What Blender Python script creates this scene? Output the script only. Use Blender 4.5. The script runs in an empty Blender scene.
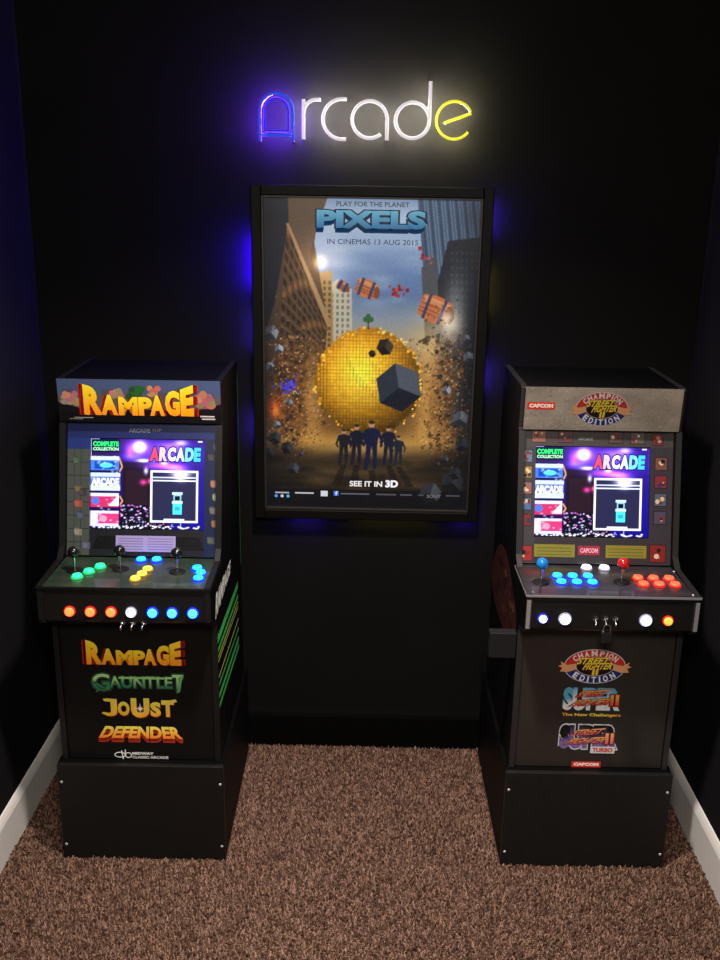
import bpy, bmesh, math, random
import numpy as np
from mathutils import Vector, Matrix

# ------------------------------------------------------------------ camera, world, light, exposure
scn = bpy.context.scene
COL = scn.collection
cam_data = bpy.data.cameras.new('camera')
cam = bpy.data.objects.new('camera', cam_data)
COL.objects.link(cam)
scn.camera = cam
CP = Vector((0.0038, -3.2161, 1.9942))
YAW, PIT, ROL, FPX = 0.0104, 0.2883, 0.0169, 961.25
Fv = Vector((-math.sin(YAW) * math.cos(PIT), math.cos(YAW) * math.cos(PIT), -math.sin(PIT)))
Rv = Vector((math.cos(YAW), math.sin(YAW), 0))
Uv = Rv.cross(Fv)
R2 = Rv * math.cos(ROL) + Uv * math.sin(ROL)
U2 = -Rv * math.sin(ROL) + Uv * math.cos(ROL)
mw = Matrix((R2, U2, -Fv)).transposed().to_4x4()
mw.translation = CP
cam.matrix_world = mw
cam_data.sensor_width = 36
cam_data.sensor_height = 36
cam_data.lens = FPX / 960 * 36
cam_data.clip_start = 0.02

world = bpy.data.worlds.new('world')
scn.world = world
world.use_nodes = True
world.node_tree.nodes['Background'].inputs['Color'].default_value = (0.8, 0.85, 1, 1)
world.node_tree.nodes['Background'].inputs['Strength'].default_value = 0.02

def area_light(name, loc, target, size, size_y, power, color):
    d = bpy.data.lights.new(name, 'AREA')
    d.shape = 'RECTANGLE'; d.size = size; d.size_y = size_y
    d.energy = power; d.color = color
    o = bpy.data.objects.new(name, d)
    COL.objects.link(o)
    o.location = loc
    o.rotation_euler = (Vector(target) - Vector(loc)).to_track_quat('-Z', 'Y').to_euler()
    return o
area_light('room_light', (0.0, -3.3, 2.62), (0.0, -1.0, 0.0), 0.6, 0.4, 54, (1.0, 0.90, 0.80))
area_light('ceiling_downlight', (0.0, -1.30, 2.74), (0.0, -1.25, 0.0), 0.16, 0.16, 40, (1.0, 0.90, 0.80))
bpy.data.lights['ceiling_downlight'].spread = math.radians(115)

scn.view_settings.view_transform = 'Standard'
scn.view_settings.look = 'None'
scn.view_settings.gamma = 1
scn.view_settings.use_curve_mapping = False
scn.view_settings.exposure = 0.0

# ------------------------------------------------------------------ materials
def lin(c):
    out = []
    for v in c[:3]:
        v = v / 255.0
        out.append(v / 12.92 if v <= 0.04045 else ((v + 0.055) / 1.055) ** 2.4)
    return tuple(out)

def mat(name, color=(0.5, 0.5, 0.5), rough=0.5, metal=0.0, spec=0.5, emit=None, strength=0.0, noise=0.0, scale=40.0, bump=0.0, coat=0.0):
    m = bpy.data.materials.new(name)
    m.use_nodes = True
    nt = m.node_tree
    b = nt.nodes['Principled BSDF']
    b.inputs['Base Color'].default_value = (*color, 1)
    b.inputs['Roughness'].default_value = rough
    b.inputs['Metallic'].default_value = metal
    b.inputs['Specular IOR Level'].default_value = spec
    b.inputs['Coat Weight'].default_value = coat
    b.inputs['Coat Roughness'].default_value = 0.08
    if emit:
        b.inputs['Emission Color'].default_value = (*emit, 1)
        b.inputs['Emission Strength'].default_value = strength
    if noise or bump:
        tc = nt.nodes.new('ShaderNodeTexCoord')
        nz = nt.nodes.new('ShaderNodeTexNoise')
        nz.inputs['Scale'].default_value = scale
        nz.inputs['Detail'].default_value = 5
        nt.links.new(tc.outputs['Object'], nz.inputs['Vector'])
        if noise:
            rp = nt.nodes.new('ShaderNodeValToRGB')
            rp.color_ramp.elements[0].position = 0.3
            rp.color_ramp.elements[1].position = 0.7
            rp.color_ramp.elements[0].color = (*[c * (1 - noise) for c in color], 1)
            rp.color_ramp.elements[1].color = (*[min(1, c * (1 + noise)) for c in color], 1)
            nt.links.new(nz.outputs['Fac'], rp.inputs['Fac'])
            nt.links.new(rp.outputs['Color'], b.inputs['Base Color'])
        if bump:
            bp = nt.nodes.new('ShaderNodeBump')
            bp.inputs['Strength'].default_value = bump
            bp.inputs['Distance'].default_value = 0.002
            nt.links.new(nz.outputs['Fac'], bp.inputs['Height'])
            nt.links.new(bp.outputs['Normal'], b.inputs['Normal'])
    return m

def attr_mat(name, rough=0.4, spec=0.5, emit=0.0, base=1.0, coat=0.0):
    m = bpy.data.materials.new(name)
    m.use_nodes = True
    nt = m.node_tree
    b = nt.nodes['Principled BSDF']
    a = nt.nodes.new('ShaderNodeAttribute')
    a.attribute_name = 'ink'
    if base < 1.0:
        mx = nt.nodes.new('ShaderNodeVectorMath'); mx.operation = 'SCALE'
        mx.inputs['Scale'].default_value = base
        nt.links.new(a.outputs['Color'], mx.inputs[0])
        nt.links.new(mx.outputs[0], b.inputs['Base Color'])
    else:
        nt.links.new(a.outputs['Color'], b.inputs['Base Color'])
    if emit:
        nt.links.new(a.outputs['Color'], b.inputs['Emission Color'])
        b.inputs['Emission Strength'].default_value = emit
    b.inputs['Roughness'].default_value = rough
    b.inputs['Specular IOR Level'].default_value = spec
    b.inputs['Coat Weight'].default_value = coat
    b.inputs['Coat Roughness'].default_value = 0.06
    return m

M = dict(
    wall=mat('black_wall_paint', (0.0050, 0.0047, 0.0046), 0.9, spec=0.06, noise=0.12, scale=3, bump=0.15),
    side_wall=mat('black_side_wall_paint', (0.0075, 0.0072, 0.0085), 0.9, spec=0.1, noise=0.1, scale=3),
    ceiling=mat('ceiling_paint', (0.03, 0.03, 0.03), 0.9),
    far_wall=mat('far_wall_paint', (0.20, 0.18, 0.16), 0.9),
    trim_white=mat('white_trim_paint', (0.78, 0.76, 0.74), 0.4, noise=0.03, scale=6),
    trim_black=mat('black_trim', (0.0015, 0.0015, 0.0015), 0.7, spec=0.05),  # near-black colour for the back baseboard
    black_panel=mat('black_laminate', (0.0055, 0.0052, 0.0050), 0.42, spec=0.35, noise=0.15, scale=60, bump=0.05),
    black_side=mat('black_side_laminate', (0.0014, 0.0014, 0.0016), 0.55, spec=0.10),
    riser_l=mat('riser_laminate_warm', (0.0065, 0.0060, 0.0058), 0.45, spec=0.35, noise=0.2, scale=50),
    riser_r=mat('riser_laminate_grey', (0.0085, 0.0081, 0.0076), 0.45, spec=0.3, noise=0.2, scale=50),
    kick_l=mat('kick_laminate_black', (0.0050, 0.0046, 0.0043), 0.45, spec=0.22, noise=0.15, scale=40),
    kick_r=mat('kick_laminate_brown_grey', (0.024, 0.0195, 0.0168), 0.4, spec=0.5, noise=0.12, scale=40),
    edge=mat('edge_moulding', (0.008, 0.0078, 0.008), 0.35, spec=0.3),
    edge_r=mat('grey_edge_moulding', (0.020, 0.019, 0.020), 0.35, spec=0.4),
    silver_edge=mat('silver_edge_moulding', (0.42, 0.42, 0.45), 0.28, metal=0.6),
    plastic=mat('black_plastic', (0.006, 0.006, 0.007), 0.22, spec=0.6),
    washer=mat('black_washer', (0.004, 0.004, 0.004), 0.5, spec=0.2),
    frame=mat('black_frame', (0.0024, 0.0020, 0.0018), 0.5, spec=0.12),
    bronze=mat('dark_bronze_lip', (0.012, 0.009, 0.007), 0.5),
    chrome=mat('chrome', (0.75, 0.75, 0.78), 0.15, metal=1.0),
    screw=mat('screw_steel', (0.7, 0.7, 0.72), 0.35, metal=0.6),
    standoff=mat('clear_standoff', (0.03, 0.03, 0.03), 0.2),
    blue_ball=mat('blue_ball_plastic', (0.01, 0.17, 0.55), 0.12, spec=0.7),
    red_ball=mat('red_ball_plastic', (0.45, 0.012, 0.012), 0.12, spec=0.7),
    grey_box=mat('dark_grey_box', (0.009, 0.009, 0.0095), 0.6, spec=0.2),
    print=attr_mat('printed_ink', 0.45, 0.3),
    print_gloss=attr_mat('printed_ink_under_plastic', 0.35, 0.4, coat=0.25),
    print_deck=attr_mat('printed_deck_ink', 0.4, 0.35, coat=0.25, base=0.55),
    poster=attr_mat('backlit_poster_ink', 0.4, 0.3, emit=0.92, base=0.08),
    screen=attr_mat('lit_screen', 0.3, 0.3, emit=1.65, base=0.05),
)
def glow(name, col, strength, base=None):
    return mat(name, base or tuple(min(1, c) for c in col), 0.3, spec=0.5 if not base else 0.02, emit=col, strength=strength)
M.update(
    led_green=glow('led_green', (0.02, 1.0, 0.28), 1.6),
    led_yellow=glow('led_yellow', (1.0, 0.58, 0.05), 1.3),
    led_blue=glow('led_blue', (0.01, 0.42, 1.0), 2.2),
    led_cyan=glow('led_cyan', (0.05, 0.55, 1.0), 2.6),
    led_red=glow('led_red', (1.0, 0.09, 0.04), 1.7),
    led_orange=glow('led_orange', (1.0, 0.20, 0.05), 1.6),
    led_amber=glow('led_amber', (1.0, 0.36, 0.05), 1.5),
    led_white=glow('led_white', (0.85, 0.85, 1.0), 3.0),
    rim_green=glow('rim_green', (0.0, 0.6, 0.15), 1.0, (0.02, 0.1, 0.03)),
    rim_yellow=glow('rim_yellow', (0.8, 0.4, 0.02), 0.35, (0.1, 0.06, 0.02)),
    rim_blue=glow('rim_blue', (0.0, 0.01, 1.0), 4.0, (0.02, 0.02, 0.2)),
    rim_red=glow('rim_red', (1.0, 0.0, 0.0), 0.9, (0.2, 0.02, 0.02)),
    rim_white=glow('rim_white', (0.3, 0.3, 0.7), 0.5, (0.2, 0.2, 0.2)),
    tube_white=glow('neon_white', (0.95, 0.84, 0.92), 0.72, (0.1, 0.1, 0.1)),
    tube_blue=glow('neon_blue', (0.02, 0.09, 0.85), 0.7, (0.01, 0.02, 0.08)),
    tube_blue_in=glow('neon_blue_inner', (0.015, 0.03, 0.5), 0.6, (0.005, 0.01, 0.05)),
    tube_yellow=glow('neon_yellow', (0.92, 0.80, 0.03), 0.95, (0.1, 0.09, 0.01)),
    back_white=glow('halo_white', (1.0, 0.93, 0.76), 288),
    back_blue=glow('halo_blue', (0.13, 0.02, 1.0), 800),
    back_yellow=glow('halo_yellow', (1.0, 0.93, 0.55), 216),
    strip_blue=glow('led_strip_blue', (0.03, 0.0, 1.0), 2000),
    strip_violet=glow('led_strip_violet', (0.08, 0.03, 1.0), 400),
    strip_olive=glow('led_strip_olive', (0.8, 0.7, 0.1), 50),
)

# ------------------------------------------------------------------ mesh helpers
def box(bm, x0, x1, y0, y1, z0, z1, bev=0.0, mi=0):
    nb = bmesh.new()
    bmesh.ops.create_cube(nb, size=1)
    for v in nb.verts:
        v.co = Vector(((x0 + x1) / 2 + v.co.x * (x1 - x0), (y0 + y1) / 2 + v.co.y * (y1 - y0), (z0 + z1) / 2 + v.co.z * (z1 - z0)))
    if bev:
        bmesh.ops.bevel(nb, geom=nb.edges[:], offset=bev, segments=2, affect='EDGES', profile=0.5)
    merge(bm, nb, mi)

def merge(bm, nb, mi=0):
    mp = {v: bm.verts.new(v.co) for v in nb.verts}
    for f in nb.faces:
        nf = bm.faces.new([mp[v] for v in f.verts])
        nf.material_index = mi
        nf.smooth = f.smooth
    nb.free()

def obj(name, bm, m, parent=None, mats=None):
    me = bpy.data.meshes.new(name)
    bmesh.ops.recalc_face_normals(bm, faces=bm.faces[:])
    bm.to_mesh(me); bm.free()
    for x in (mats or [m]):
        me.materials.append(x)
    o = bpy.data.objects.new(name, me)
    COL.objects.link(o)
    if parent:
        o.parent = parent
    return o

def structure(o):
    o['kind'] = 'structure'
    return o

def thing(name, label, cat, loc=(0, 0, 0), rz=0.0, group=None):
    o = bpy.data.objects.new(name, None)
    COL.objects.link(o)
    o.empty_display_size = 0.1
    o.location = loc
    o.rotation_euler = (0, 0, rz)
    o['label'] = label; o['category'] = cat
    if group: o['group'] = group
    return o

def lathe(bm, prof, n=24, mtx=None, mi=0, smooth=True):
    """prof: list of (r, h); revolves about local z, then mtx"""
    mtx = mtx or Matrix()
    rings = []
    for r, h in prof:
        if r < 1e-6:
            rings.append([bm.verts.new(mtx @ Vector((0, 0, h)))])
        else:
            rings.append([bm.verts.new(mtx @ Vector((r * math.cos(2 * math.pi * i / n), r * math.sin(2 * math.pi * i / n), h))) for i in range(n)])
    for a, b in zip(rings, rings[1:]):
        for i in range(n):
            j = (i + 1) % n
            q = [a[i % len(a)], a[j % len(a)], b[j % len(b)], b[i % len(b)]]
            u = []
            for v in q:
                if v not in u: u.append(v)
            if len(u) >= 3:
                f = bm.faces.new(u); f.material_index = mi; f.smooth = smooth

def tube(bm, pts, r, n=10, closed=False, mi=0):
    pts = [Vector(p) for p in pts]
    N = len(pts)
    rings = []
    prev = None
    for i, p in enumerate(pts):
        if closed:
            t = pts[(i + 1) % N] - pts[i - 1]
        else:
            t = pts[min(i + 1, N - 1)] - pts[max(i - 1, 0)]
        t.normalize()
        if prev is None:
            a = Vector((0, 1, 0)) if abs(t.y) < 0.9 else Vector((1, 0, 0))
            prev = t.cross(a).normalized()
        nrm = (prev - t * prev.dot(t)).normalized()
        prev = nrm
        b = t.cross(nrm)
        rings.append([bm.verts.new(p + r * (math.cos(2 * math.pi * k / n) * nrm + math.sin(2 * math.pi * k / n) * b)) for k in range(n)])
    R = range(N if closed else N - 1)
    for i in R:
        a, b = rings[i], rings[(i + 1) % N]
        for k in range(n):
            f = bm.faces.new([a[k], a[(k + 1) % n], b[(k + 1) % n], b[k]]); f.smooth = True; f.material_index = mi
    if not closed:
        for rg in (rings[0], rings[-1]):
            c = bm.verts.new(sum((v.co for v in rg), Vector()) / n + (rg[0].co * 0))
            for k in range(n):
                f = bm.faces.new([rg[k], rg[(k + 1) % n], c]); f.material_index = mi

def prism(bm, poly, x0, x1, mi=0):
    """poly in (y, z), extruded along x"""
    a = [bm.verts.new((x0, y, z)) for y, z in poly]
    b = [bm.verts.new((x1, y, z)) for y, z in poly]
    n = len(poly)
    bm.faces.new(a).material_index = mi
    bm.faces.new(b[::-1]).material_index = mi
    for i in range(n):
        bm.faces.new([a[i], b[i], b[(i + 1) % n], a[(i + 1) % n]]).material_index = mi

# ------------------------------------------------------------------ lettering and printed artwork
_tc = {}
def raw_text(s, off=0.0, space=1.0):
    key = (s, off, space)
    if key in _tc: return _tc[key]
    cu = bpy.data.curves.new('lettering', 'FONT')
    cu.body = s; cu.offset = off; cu.resolution_u = 3; cu.space_character = space
    cu.align_x = 'LEFT'; cu.fill_mode = 'FRONT'
    o = bpy.data.objects.new('lettering', cu)
    COL.objects.link(o)
    dg = bpy.context.evaluated_depsgraph_get(); dg.update()
    ev = o.evaluated_get(dg)
    me = ev.to_mesh()
    vs = [(v.co.x, v.co.y) for v in me.vertices]
    fs = [tuple(p.vertices) for p in me.polygons]
    ev.to_mesh_clear()
    bpy.data.objects.remove(o); bpy.data.curves.remove(cu)
    _tc[key] = (vs, fs)
    return vs, fs

def text_unit(s, off=0.0, base=0.0, space=1.0):
    """lettering scaled so that the text with offset `base` fills 0..1 x 0..1"""
    v0, _ = raw_text(s, base, space)
    xs = [p[0] for p in v0]; ys = [p[1] for p in v0]
    x0, x1, y0, y1 = min(xs), max(xs), min(ys), max(ys)
    vs, fs = raw_text(s, off, space)
    return [((x - x0) / (x1 - x0), (y - y0) / (y1 - y0)) for x, y in vs], fs

STEP = 0.00025
class Print:
    def __init__(self, o, ex, ey):
        self.o = Vector(o); self.ex = Vector(ex).normalized(); self.ey = Vector(ey).normalized()
        self.n = self.ex.cross(self.ey)
        self.v = []; self.f = []; self.c = []; self.vc = []
    def P(self, x, y, k):
        return self.o + self.ex * x + self.ey * y + self.n * (0.0006 + k * STEP)
    def poly(self, pts, col, k=0):
        b = len(self.v)
        L = lin(col)
        for x, y in pts:
            self.v.append(self.P(x, y, k)); self.vc.append(L)
        self.f.append(tuple(range(b, b + len(pts))))
    def rect(self, x0, y0, x1, y1, col, k=0):
        self.poly([(x0, y0), (x1, y0), (x1, y1), (x0, y1)], col, k)
    def ell(self, cx, cy, rx, ry, col, k=0, n=28, a0=0, a1=360):
        pts = [(cx + rx * math.cos(math.radians(a0 + (a1 - a0) * i / n)), cy + ry * math.sin(math.radians(a0 + (a1 - a0) * i / n))) for i in range(n + (a1 - a0 != 360))]
        self.poly(pts, col, k)
    def ring(self, cx, cy, rx, ry, w, col, k=0, a0=0, a1=360, n=36):
        for i in range(n):
            a = math.radians(a0 + (a1 - a0) * i / n); b = math.radians(a0 + (a1 - a0) * (i + 1) / n)
            self.poly([(cx + rx * math.cos(a), cy + ry * math.sin(a)), (cx + rx * math.cos(b), cy + ry * math.sin(b)),
                       (cx + (rx - w) * math.cos(b), cy + (ry - w) * math.sin(b)), (cx + (rx - w) * math.cos(a), cy + (ry - w) * math.sin(a))], col, k)
    def line(self, pts, w, col, k=0):
        for (xa, ya), (xb, yb) in zip(pts, pts[1:]):
            d = math.hypot(xb - xa, yb - ya) or 1
            nx, ny = -(yb - ya) / d * w / 2, (xb - xa) / d * w / 2
            self.poly([(xa + nx, ya + ny), (xa - nx, ya - ny), (xb - nx, yb - ny), (xb + nx, yb + ny)], col, k)
    def text(self, s, bb, col, k=1, off=0.0, base=0.0, warp=None, dx=0.0, dy=0.0, grad=None, space=1.0):
        x0, y0, x1, y1 = bb
        vs, fs = text_unit(s, off, base, space)
        b = len(self.v)
        for x, y in vs:
            c = grad(x, y) if grad else col
            if warp: x, y = warp(x, y)
            self.v.append(self.P(x0 + (x1 - x0) * x + dx, y0 + (y1 - y0) * y + dy, k)); self.vc.append(lin(c))
        self.f += [tuple(b + i for i in f) for f in fs]
    def grid(self, cv, x0, y0, x1, y1, k=0):
        """cv: H x W x 3 sRGB 0..255, row 0 on top"""
        H, W = cv.shape[:2]
        b = len(self.v)
        lc = np.clip(cv, 0, 255) / 255.0
        lc = np.where(lc <= 0.04045, lc / 12.92, ((lc + 0.055) / 1.055) ** 2.4)
        for j in range(H):
            y = y1 + (y0 - y1) * j / (H - 1)
            for i in range(W):
                self.v.append(self.P(x0 + (x1 - x0) * i / (W - 1), y, k)); self.vc.append(tuple(lc[j, i]))
        for j in range(H - 1):
            r = b + j * W
            for i in range(W - 1):
                self.f.append((r + W + i, r + W + i + 1, r + i + 1, r + i))
    def build(self, name, m, parent=None):
        me = bpy.data.meshes.new(name)
        me.from_pydata([tuple(v) for v in self.v], [], self.f)
        at = me.color_attributes.new('ink', 'FLOAT_COLOR', 'POINT')
        arr = np.ones((len(self.v), 4), dtype=np.float32)
        arr[:, :3] = np.array(self.vc, dtype=np.float32)
        at.data.foreach_set('color', arr.ravel())
        me.materials.append(m)
        o = bpy.data.objects.new(name, me)
        COL.objects.link(o)
        if parent: o.parent = parent
        return o

class Canvas:
    def __init__(self, w, h, S=3, bg=(0, 0, 0)):
        self.w, self.h, self.S = w, h, S
        self.a = np.zeros((h * S, w * S, 3)); self.a[:] = bg
        yy, xx = np.mgrid[0:h * S, 0:w * S]
        self.X = (xx + 0.5) / S; self.Y = (yy + 0.5) / S
    def _bb(self, x0, y0, x1, y1):
        S = self.S
        i0 = max(0, int(x0 * S) - 1); i1 = min(self.w * S, int(x1 * S) + 2)
        j0 = max(0, int(y0 * S) - 1); j1 = min(self.h * S, int(y1 * S) + 2)
        return slice(j0, max(j0, j1)), slice(i0, max(i0, i1))
    def poly(self, pts, col, al=1.0):
        xs = [p[0] for p in pts]; ys = [p[1] for p in pts]
        s = self._bb(min(xs), min(ys), max(xs), max(ys))
        X, Y = self.X[s], self.Y[s]
        m = np.zeros(X.shape, bool)
        for (xa, ya), (xb, yb) in zip(pts, pts[1:] + pts[:1]):
            if ya == yb: continue
            c = ((ya > Y) != (yb > Y)) & (X < (xb - xa) * (Y - ya) / (yb - ya) + xa)
            m ^= c
        self._put(s, m * al, col)
    def _put(self, s, a, col):
        a = a[..., None]
        self.a[s] = self.a[s] * (1 - a) + np.array(col, float) * a
    def rect(self, x0, y0, x1, y1, col, al=1.0):
        self.poly([(x0, y0), (x1, y0), (x1, y1), (x0, y1)], col, al)
    def ell(self, cx, cy, rx, ry, col, al=1.0):
        s = self._bb(cx - rx, cy - ry, cx + rx, cy + ry)
        self._put(s, (((self.X[s] - cx) / rx) ** 2 + ((self.Y[s] - cy) / ry) ** 2 < 1) * al, col)
    def blob(self, cx, cy, rx, ry, col, al=1.0):
        s = self._bb(cx - 3 * rx, cy - 3 * ry, cx + 3 * rx, cy + 3 * ry)
        self._put(s, al * np.exp(-(((self.X[s] - cx) / rx) ** 2 + ((self.Y[s] - cy) / ry) ** 2)), col)
    def add(self, cx, cy, rx, ry, col):
        s = self._bb(cx - 3 * rx, cy - 3 * ry, cx + 3 * rx, cy + 3 * ry)
        self.a[s] += np.exp(-(((self.X[s] - cx) / rx) ** 2 + ((self.Y[s] - cy) / ry) ** 2))[..., None] * np.array(col, float)
    def line(self, xa, ya, xb, yb, w, col, al=1.0):
        d = math.hypot(xb - xa, yb - ya) or 1
        nx, ny = -(yb - ya) / d * w / 2, (xb - xa) / d * w / 2
        self.poly([(xa + nx, ya + ny), (xa - nx, ya - ny), (xb - nx, yb - ny), (xb + nx, yb + ny)], col, al)
    def out(self):
        S = self.S
        return np.clip(self.a, 0, 255).reshape(self.h, S, self.w, S, 3).mean(axis=(1, 3))

# ------------------------------------------------------------------ room
XL, XR, YF, ZC = -1.113, 1.081, -4.6, 2.75
def slab(name, x0, x1, y0, y1, z0, z1, m):
    bm = bmesh.new(); box(bm, x0, x1, y0, y1, z0, z1)
    return structure(obj(name, bm, m))
slab('floor', XL - .1, XR + .1, YF - .1, .1, -.1, -0.011, mat('carpet_backing', lin((84, 60, 50)), 0.95, spec=0.05, noise=0.35, scale=220, bump=0.8))
slab('wall_back', XL - .1, XR + .1, 0, .1, -.1, ZC, M['wall'])
slab('wall_left', XL - .1, XL, YF, 0, -.1, ZC, M['side_wall'])
slab('wall_right', XR, XR + .1, YF, 0, -.1, ZC, M['side_wall'])
slab('wall_front', XL - .1, XR + .1, YF - .1, YF, 0, ZC, M['far_wall'])
slab('ceiling', XL - .1, XR + .1, YF - .1, .1, ZC, ZC + .1, M['ceiling'])
def baseboard(name, side, m):
    bm = bmesh.new()
    prof = [(0, -.0105), (0.014, -.0105), (0.014, 0.115), (0.010, 0.128), (0.004, 0.140), (0, 0.142)]
    if side == 'back':
        pts = [(-d, z) for d, z in prof]
        prism(bm, pts, XL + .014, XR - .014)
    else:
        x, s = (XL, 1) if side == 'left' else (XR, -1)
        a = [bm.verts.new((x + s * d, YF, z)) for d, z in prof]
        b = [bm.verts.new((x + s * d, -0.0, z)) for d, z in prof]
        bm.faces.new(a); bm.faces.new(b[::-1])
        for i in range(len(prof)):
            bm.faces.new([a[i], b[i], b[(i + 1) % len(prof)], a[(i + 1) % len(prof)]])
    return structure(obj(name, bm, m))
baseboard('baseboard_left', 'left', M['trim_white'])
baseboard('baseboard_right', 'right', M['trim_white'])
baseboard('baseboard_back', 'back', M['trim_black'])

# ------------------------------------------------------------------ carpet pile
CABS = dict(left=(-0.676, -0.677, 0.012), right=(0.689, -0.665, 0.008))
RW, RH = 0.506, 0.322          # riser width and height
def carpet():
    rng = np.random.default_rng(4)
    sp = 0.0068
    xs = np.arange(XL + 0.018, XR - 0.018, sp); ys = np.arange(-1.75, -0.018, sp)
    gx, gy = np.meshgrid(xs, ys)
    x = gx.ravel() + rng.uniform(-.5, .5, gx.size) * sp
    y = gy.ravel() + rng.uniform(-.5, .5, gx.size) * sp
    keep = np.ones(len(x), bool)
    for cx, cy, a in CABS.values():
        lx = (x - cx) * math.cos(a) + (y - cy) * math.sin(a); ly = -(x - cx) * math.sin(a) + (y - cy) * math.cos(a)
        keep &= ~((abs(lx) < RW / 2 + 0.004) & (ly > -0.004) & (ly < 0.644))
    keep &= (x > XL + .017) & (x < XR - .017) & (y < -.017)
    x, y = x[keep], y[keep]; n = len(x)
    r = rng.uniform(.0030, .0050, n); h = rng.uniform(.007, .014, n)
    ang = rng.uniform(0, 6.283, n)
    lean = rng.uniform(0, .007, n); la = rng.uniform(0, 6.283, n)
    V = np.zeros((n, 7, 3))
    for k in range(3):
        a = ang + k * 2.094
        V[:, k] = np.stack([x + r * np.cos(a), y + r * np.sin(a), np.full(n, -0.0108)], 1)
        V[:, 3 + k] = np.stack([x + lean * .6 * np.cos(la) + .85 * r * np.cos(a + .7), y + lean * .6 * np.sin(la) + .85 * r * np.sin(a + .7), h * .7 - .011], 1)
    V[:, 6] = np.stack([x + lean * np.cos(la), y + lean * np.sin(la), h - .011], 1)
    F = []
    pat = [(0, 1, 4), (0, 4, 3), (1, 2, 5), (1, 5, 4), (2, 0, 3), (2, 3, 5), (3, 4, 6), (4, 5, 6), (5, 3, 6)]
    base = (np.arange(n) * 7)[:, None, None] + np.array(pat)[None]
    F = base.reshape(-1, 3)
    me = bpy.data.meshes.new('carpet_pile')
    me.vertices.add(n * 7); me.vertices.foreach_set('co', V.ravel())
    me.loops.add(F.size); me.loops.foreach_set('vertex_index', F.ravel().astype(np.int32))
    me.polygons.add(len(F)); me.polygons.foreach_set('loop_start', (np.arange(len(F)) * 3).astype(np.int32))
    me.update(calc_edges=True)
    at = me.color_attributes.new('ink', 'FLOAT_COLOR', 'POINT')
    t = rng.beta(1.1, 1.8, n)[:, None]
    c = np.array(lin((56, 40, 33)))[None] * (1 - t) + np.array(lin((160, 126, 108)))[None] * t
    col = np.ones((n, 7, 4)); col[:, :, :3] = c[:, None]
    at.data.foreach_set('color', col.astype(np.float32).ravel())
    me.materials.append(attr_mat('carpet_yarn', 0.95, 0.05))
    o = bpy.data.objects.new('carpet_pile', me); COL.objects.link(o)
    o['label'] = 'brown speckled short pile carpet covering the floor'; o['category'] = 'carpet'; o['kind'] = 'stuff'
carpet()

# ------------------------------------------------------------------ neon sign
def neon_sign():
    t = thing('neon_sign', 'wall mounted neon sign spelling arcade in blue, white and yellow tubes', 'neon sign', (-0.03, 0, 2.20))
    OX, OZ = -0.03, 2.20
    def arc(cx, cz, r, a0, a1, n=28, rz=None):
        return [(cx + r * math.cos(math.radians(a0 + (a1 - a0) * i / n)), cz + (rz or r) * math.sin(math.radians(a0 + (a1 - a0) * i / n))) for i in range(n + 1)]
    def letter(label, strokes, front, back, rad=0.0055, inner=None, backr=0.003):
        def to3(pts, y): return [(x - OX, y, z - OZ) for x, z in pts]
        bm = bmesh.new()
        for s in strokes: tube(bm, to3(s, -0.056), rad)
        o = obj('neon_letter', bm, front, t); o['label'] = label
        if inner:
            bm = bmesh.new()
            for s in inner: tube(bm, to3(s, -0.056), rad * .8)
            obj('inner_tube', bm, M['tube_blue_in'], o)
        bm = bmesh.new()
        for s in strokes: tube(bm, to3(s, -0.045), backr, n=6)
        obj('added_halo_tube', bm, back, o)  # unseen emitter added behind the front tube to brighten the wall around it
        for s in (strokes[0][0], strokes[0][-1]):
            bm = bmesh.new()
            mt = Matrix.Translation((s[0] - OX, -0.052, s[1] - OZ)) @ Matrix.Rotation(-math.pi / 2, 4, 'X')
            lathe(bm, [(0, 0), (.003, 0), (.003, .052), (0, .052)], 10, mt)
            obj('standoff', bm, M['standoff'], o)
    # a: tall arch with a crossbar
    x0, x1, zb, zt = -.357, -.255, 2.150, 2.289
    r = (x1 - x0) / 2; cx = (x0 + x1) / 2
    arch = [(x0, zb)] + arc(cx, zt - r, r, 180, 0) + [(x1, zb)]
    ri = r - .014
    inner = [(x0 + .014, zb + .030)] + arc(cx, zt - r, ri, 180, 0) + [(x1 - .014, zb + .030)]
    letter('blue arched letter A', [arch, [(x0 + .003, zb + .018), (x1 - .003, zb + .018)]], M['tube_blue'], M['back_blue'], .0042, inner=[inner, [(x0 + .014, zb + .030), (x1 - .014, zb + .030)]])
    # r
    letter('white letter R', [[(-.222, 2.157), (-.222, 2.273)], [(-.222, 2.235)] + arc(-.184, 2.235, .037, 180, 92, 12) + [(-.172, 2.273)]], M['tube_white'], M['back_white'])
    # c
    cz = 2.217
    letter('white letter C', [[(-.090, cz + .058)] + arc(-.104, cz, .058, 90, 270) + [(-.090, cz - .058)]], M['tube_white'], M['back_white'])
    letter('white letter A', [[(.036, 2.158), (.036, cz)] + arc(-.018, cz, .054, 0, 310, 40) ], M['tube_white'], M['back_white'])
    letter('white letter D', [[(.166, 2.330), (.166, cz)] + arc(.114, cz, .052, 0, 345, 40) + [(.166, cz)]], M['tube_white'], M['back_white'])
    ex, ez, er = .243, 2.219, .055
    e_arc = arc(ex, ez, er, 22, 322, 44)
    letter('yellow letter E', [[(ex - .030, ez - .008), e_arc[0]] + e_arc[1:]], M['tube_yellow'], M['back_yellow'], .0042)
neon_sign()

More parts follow.
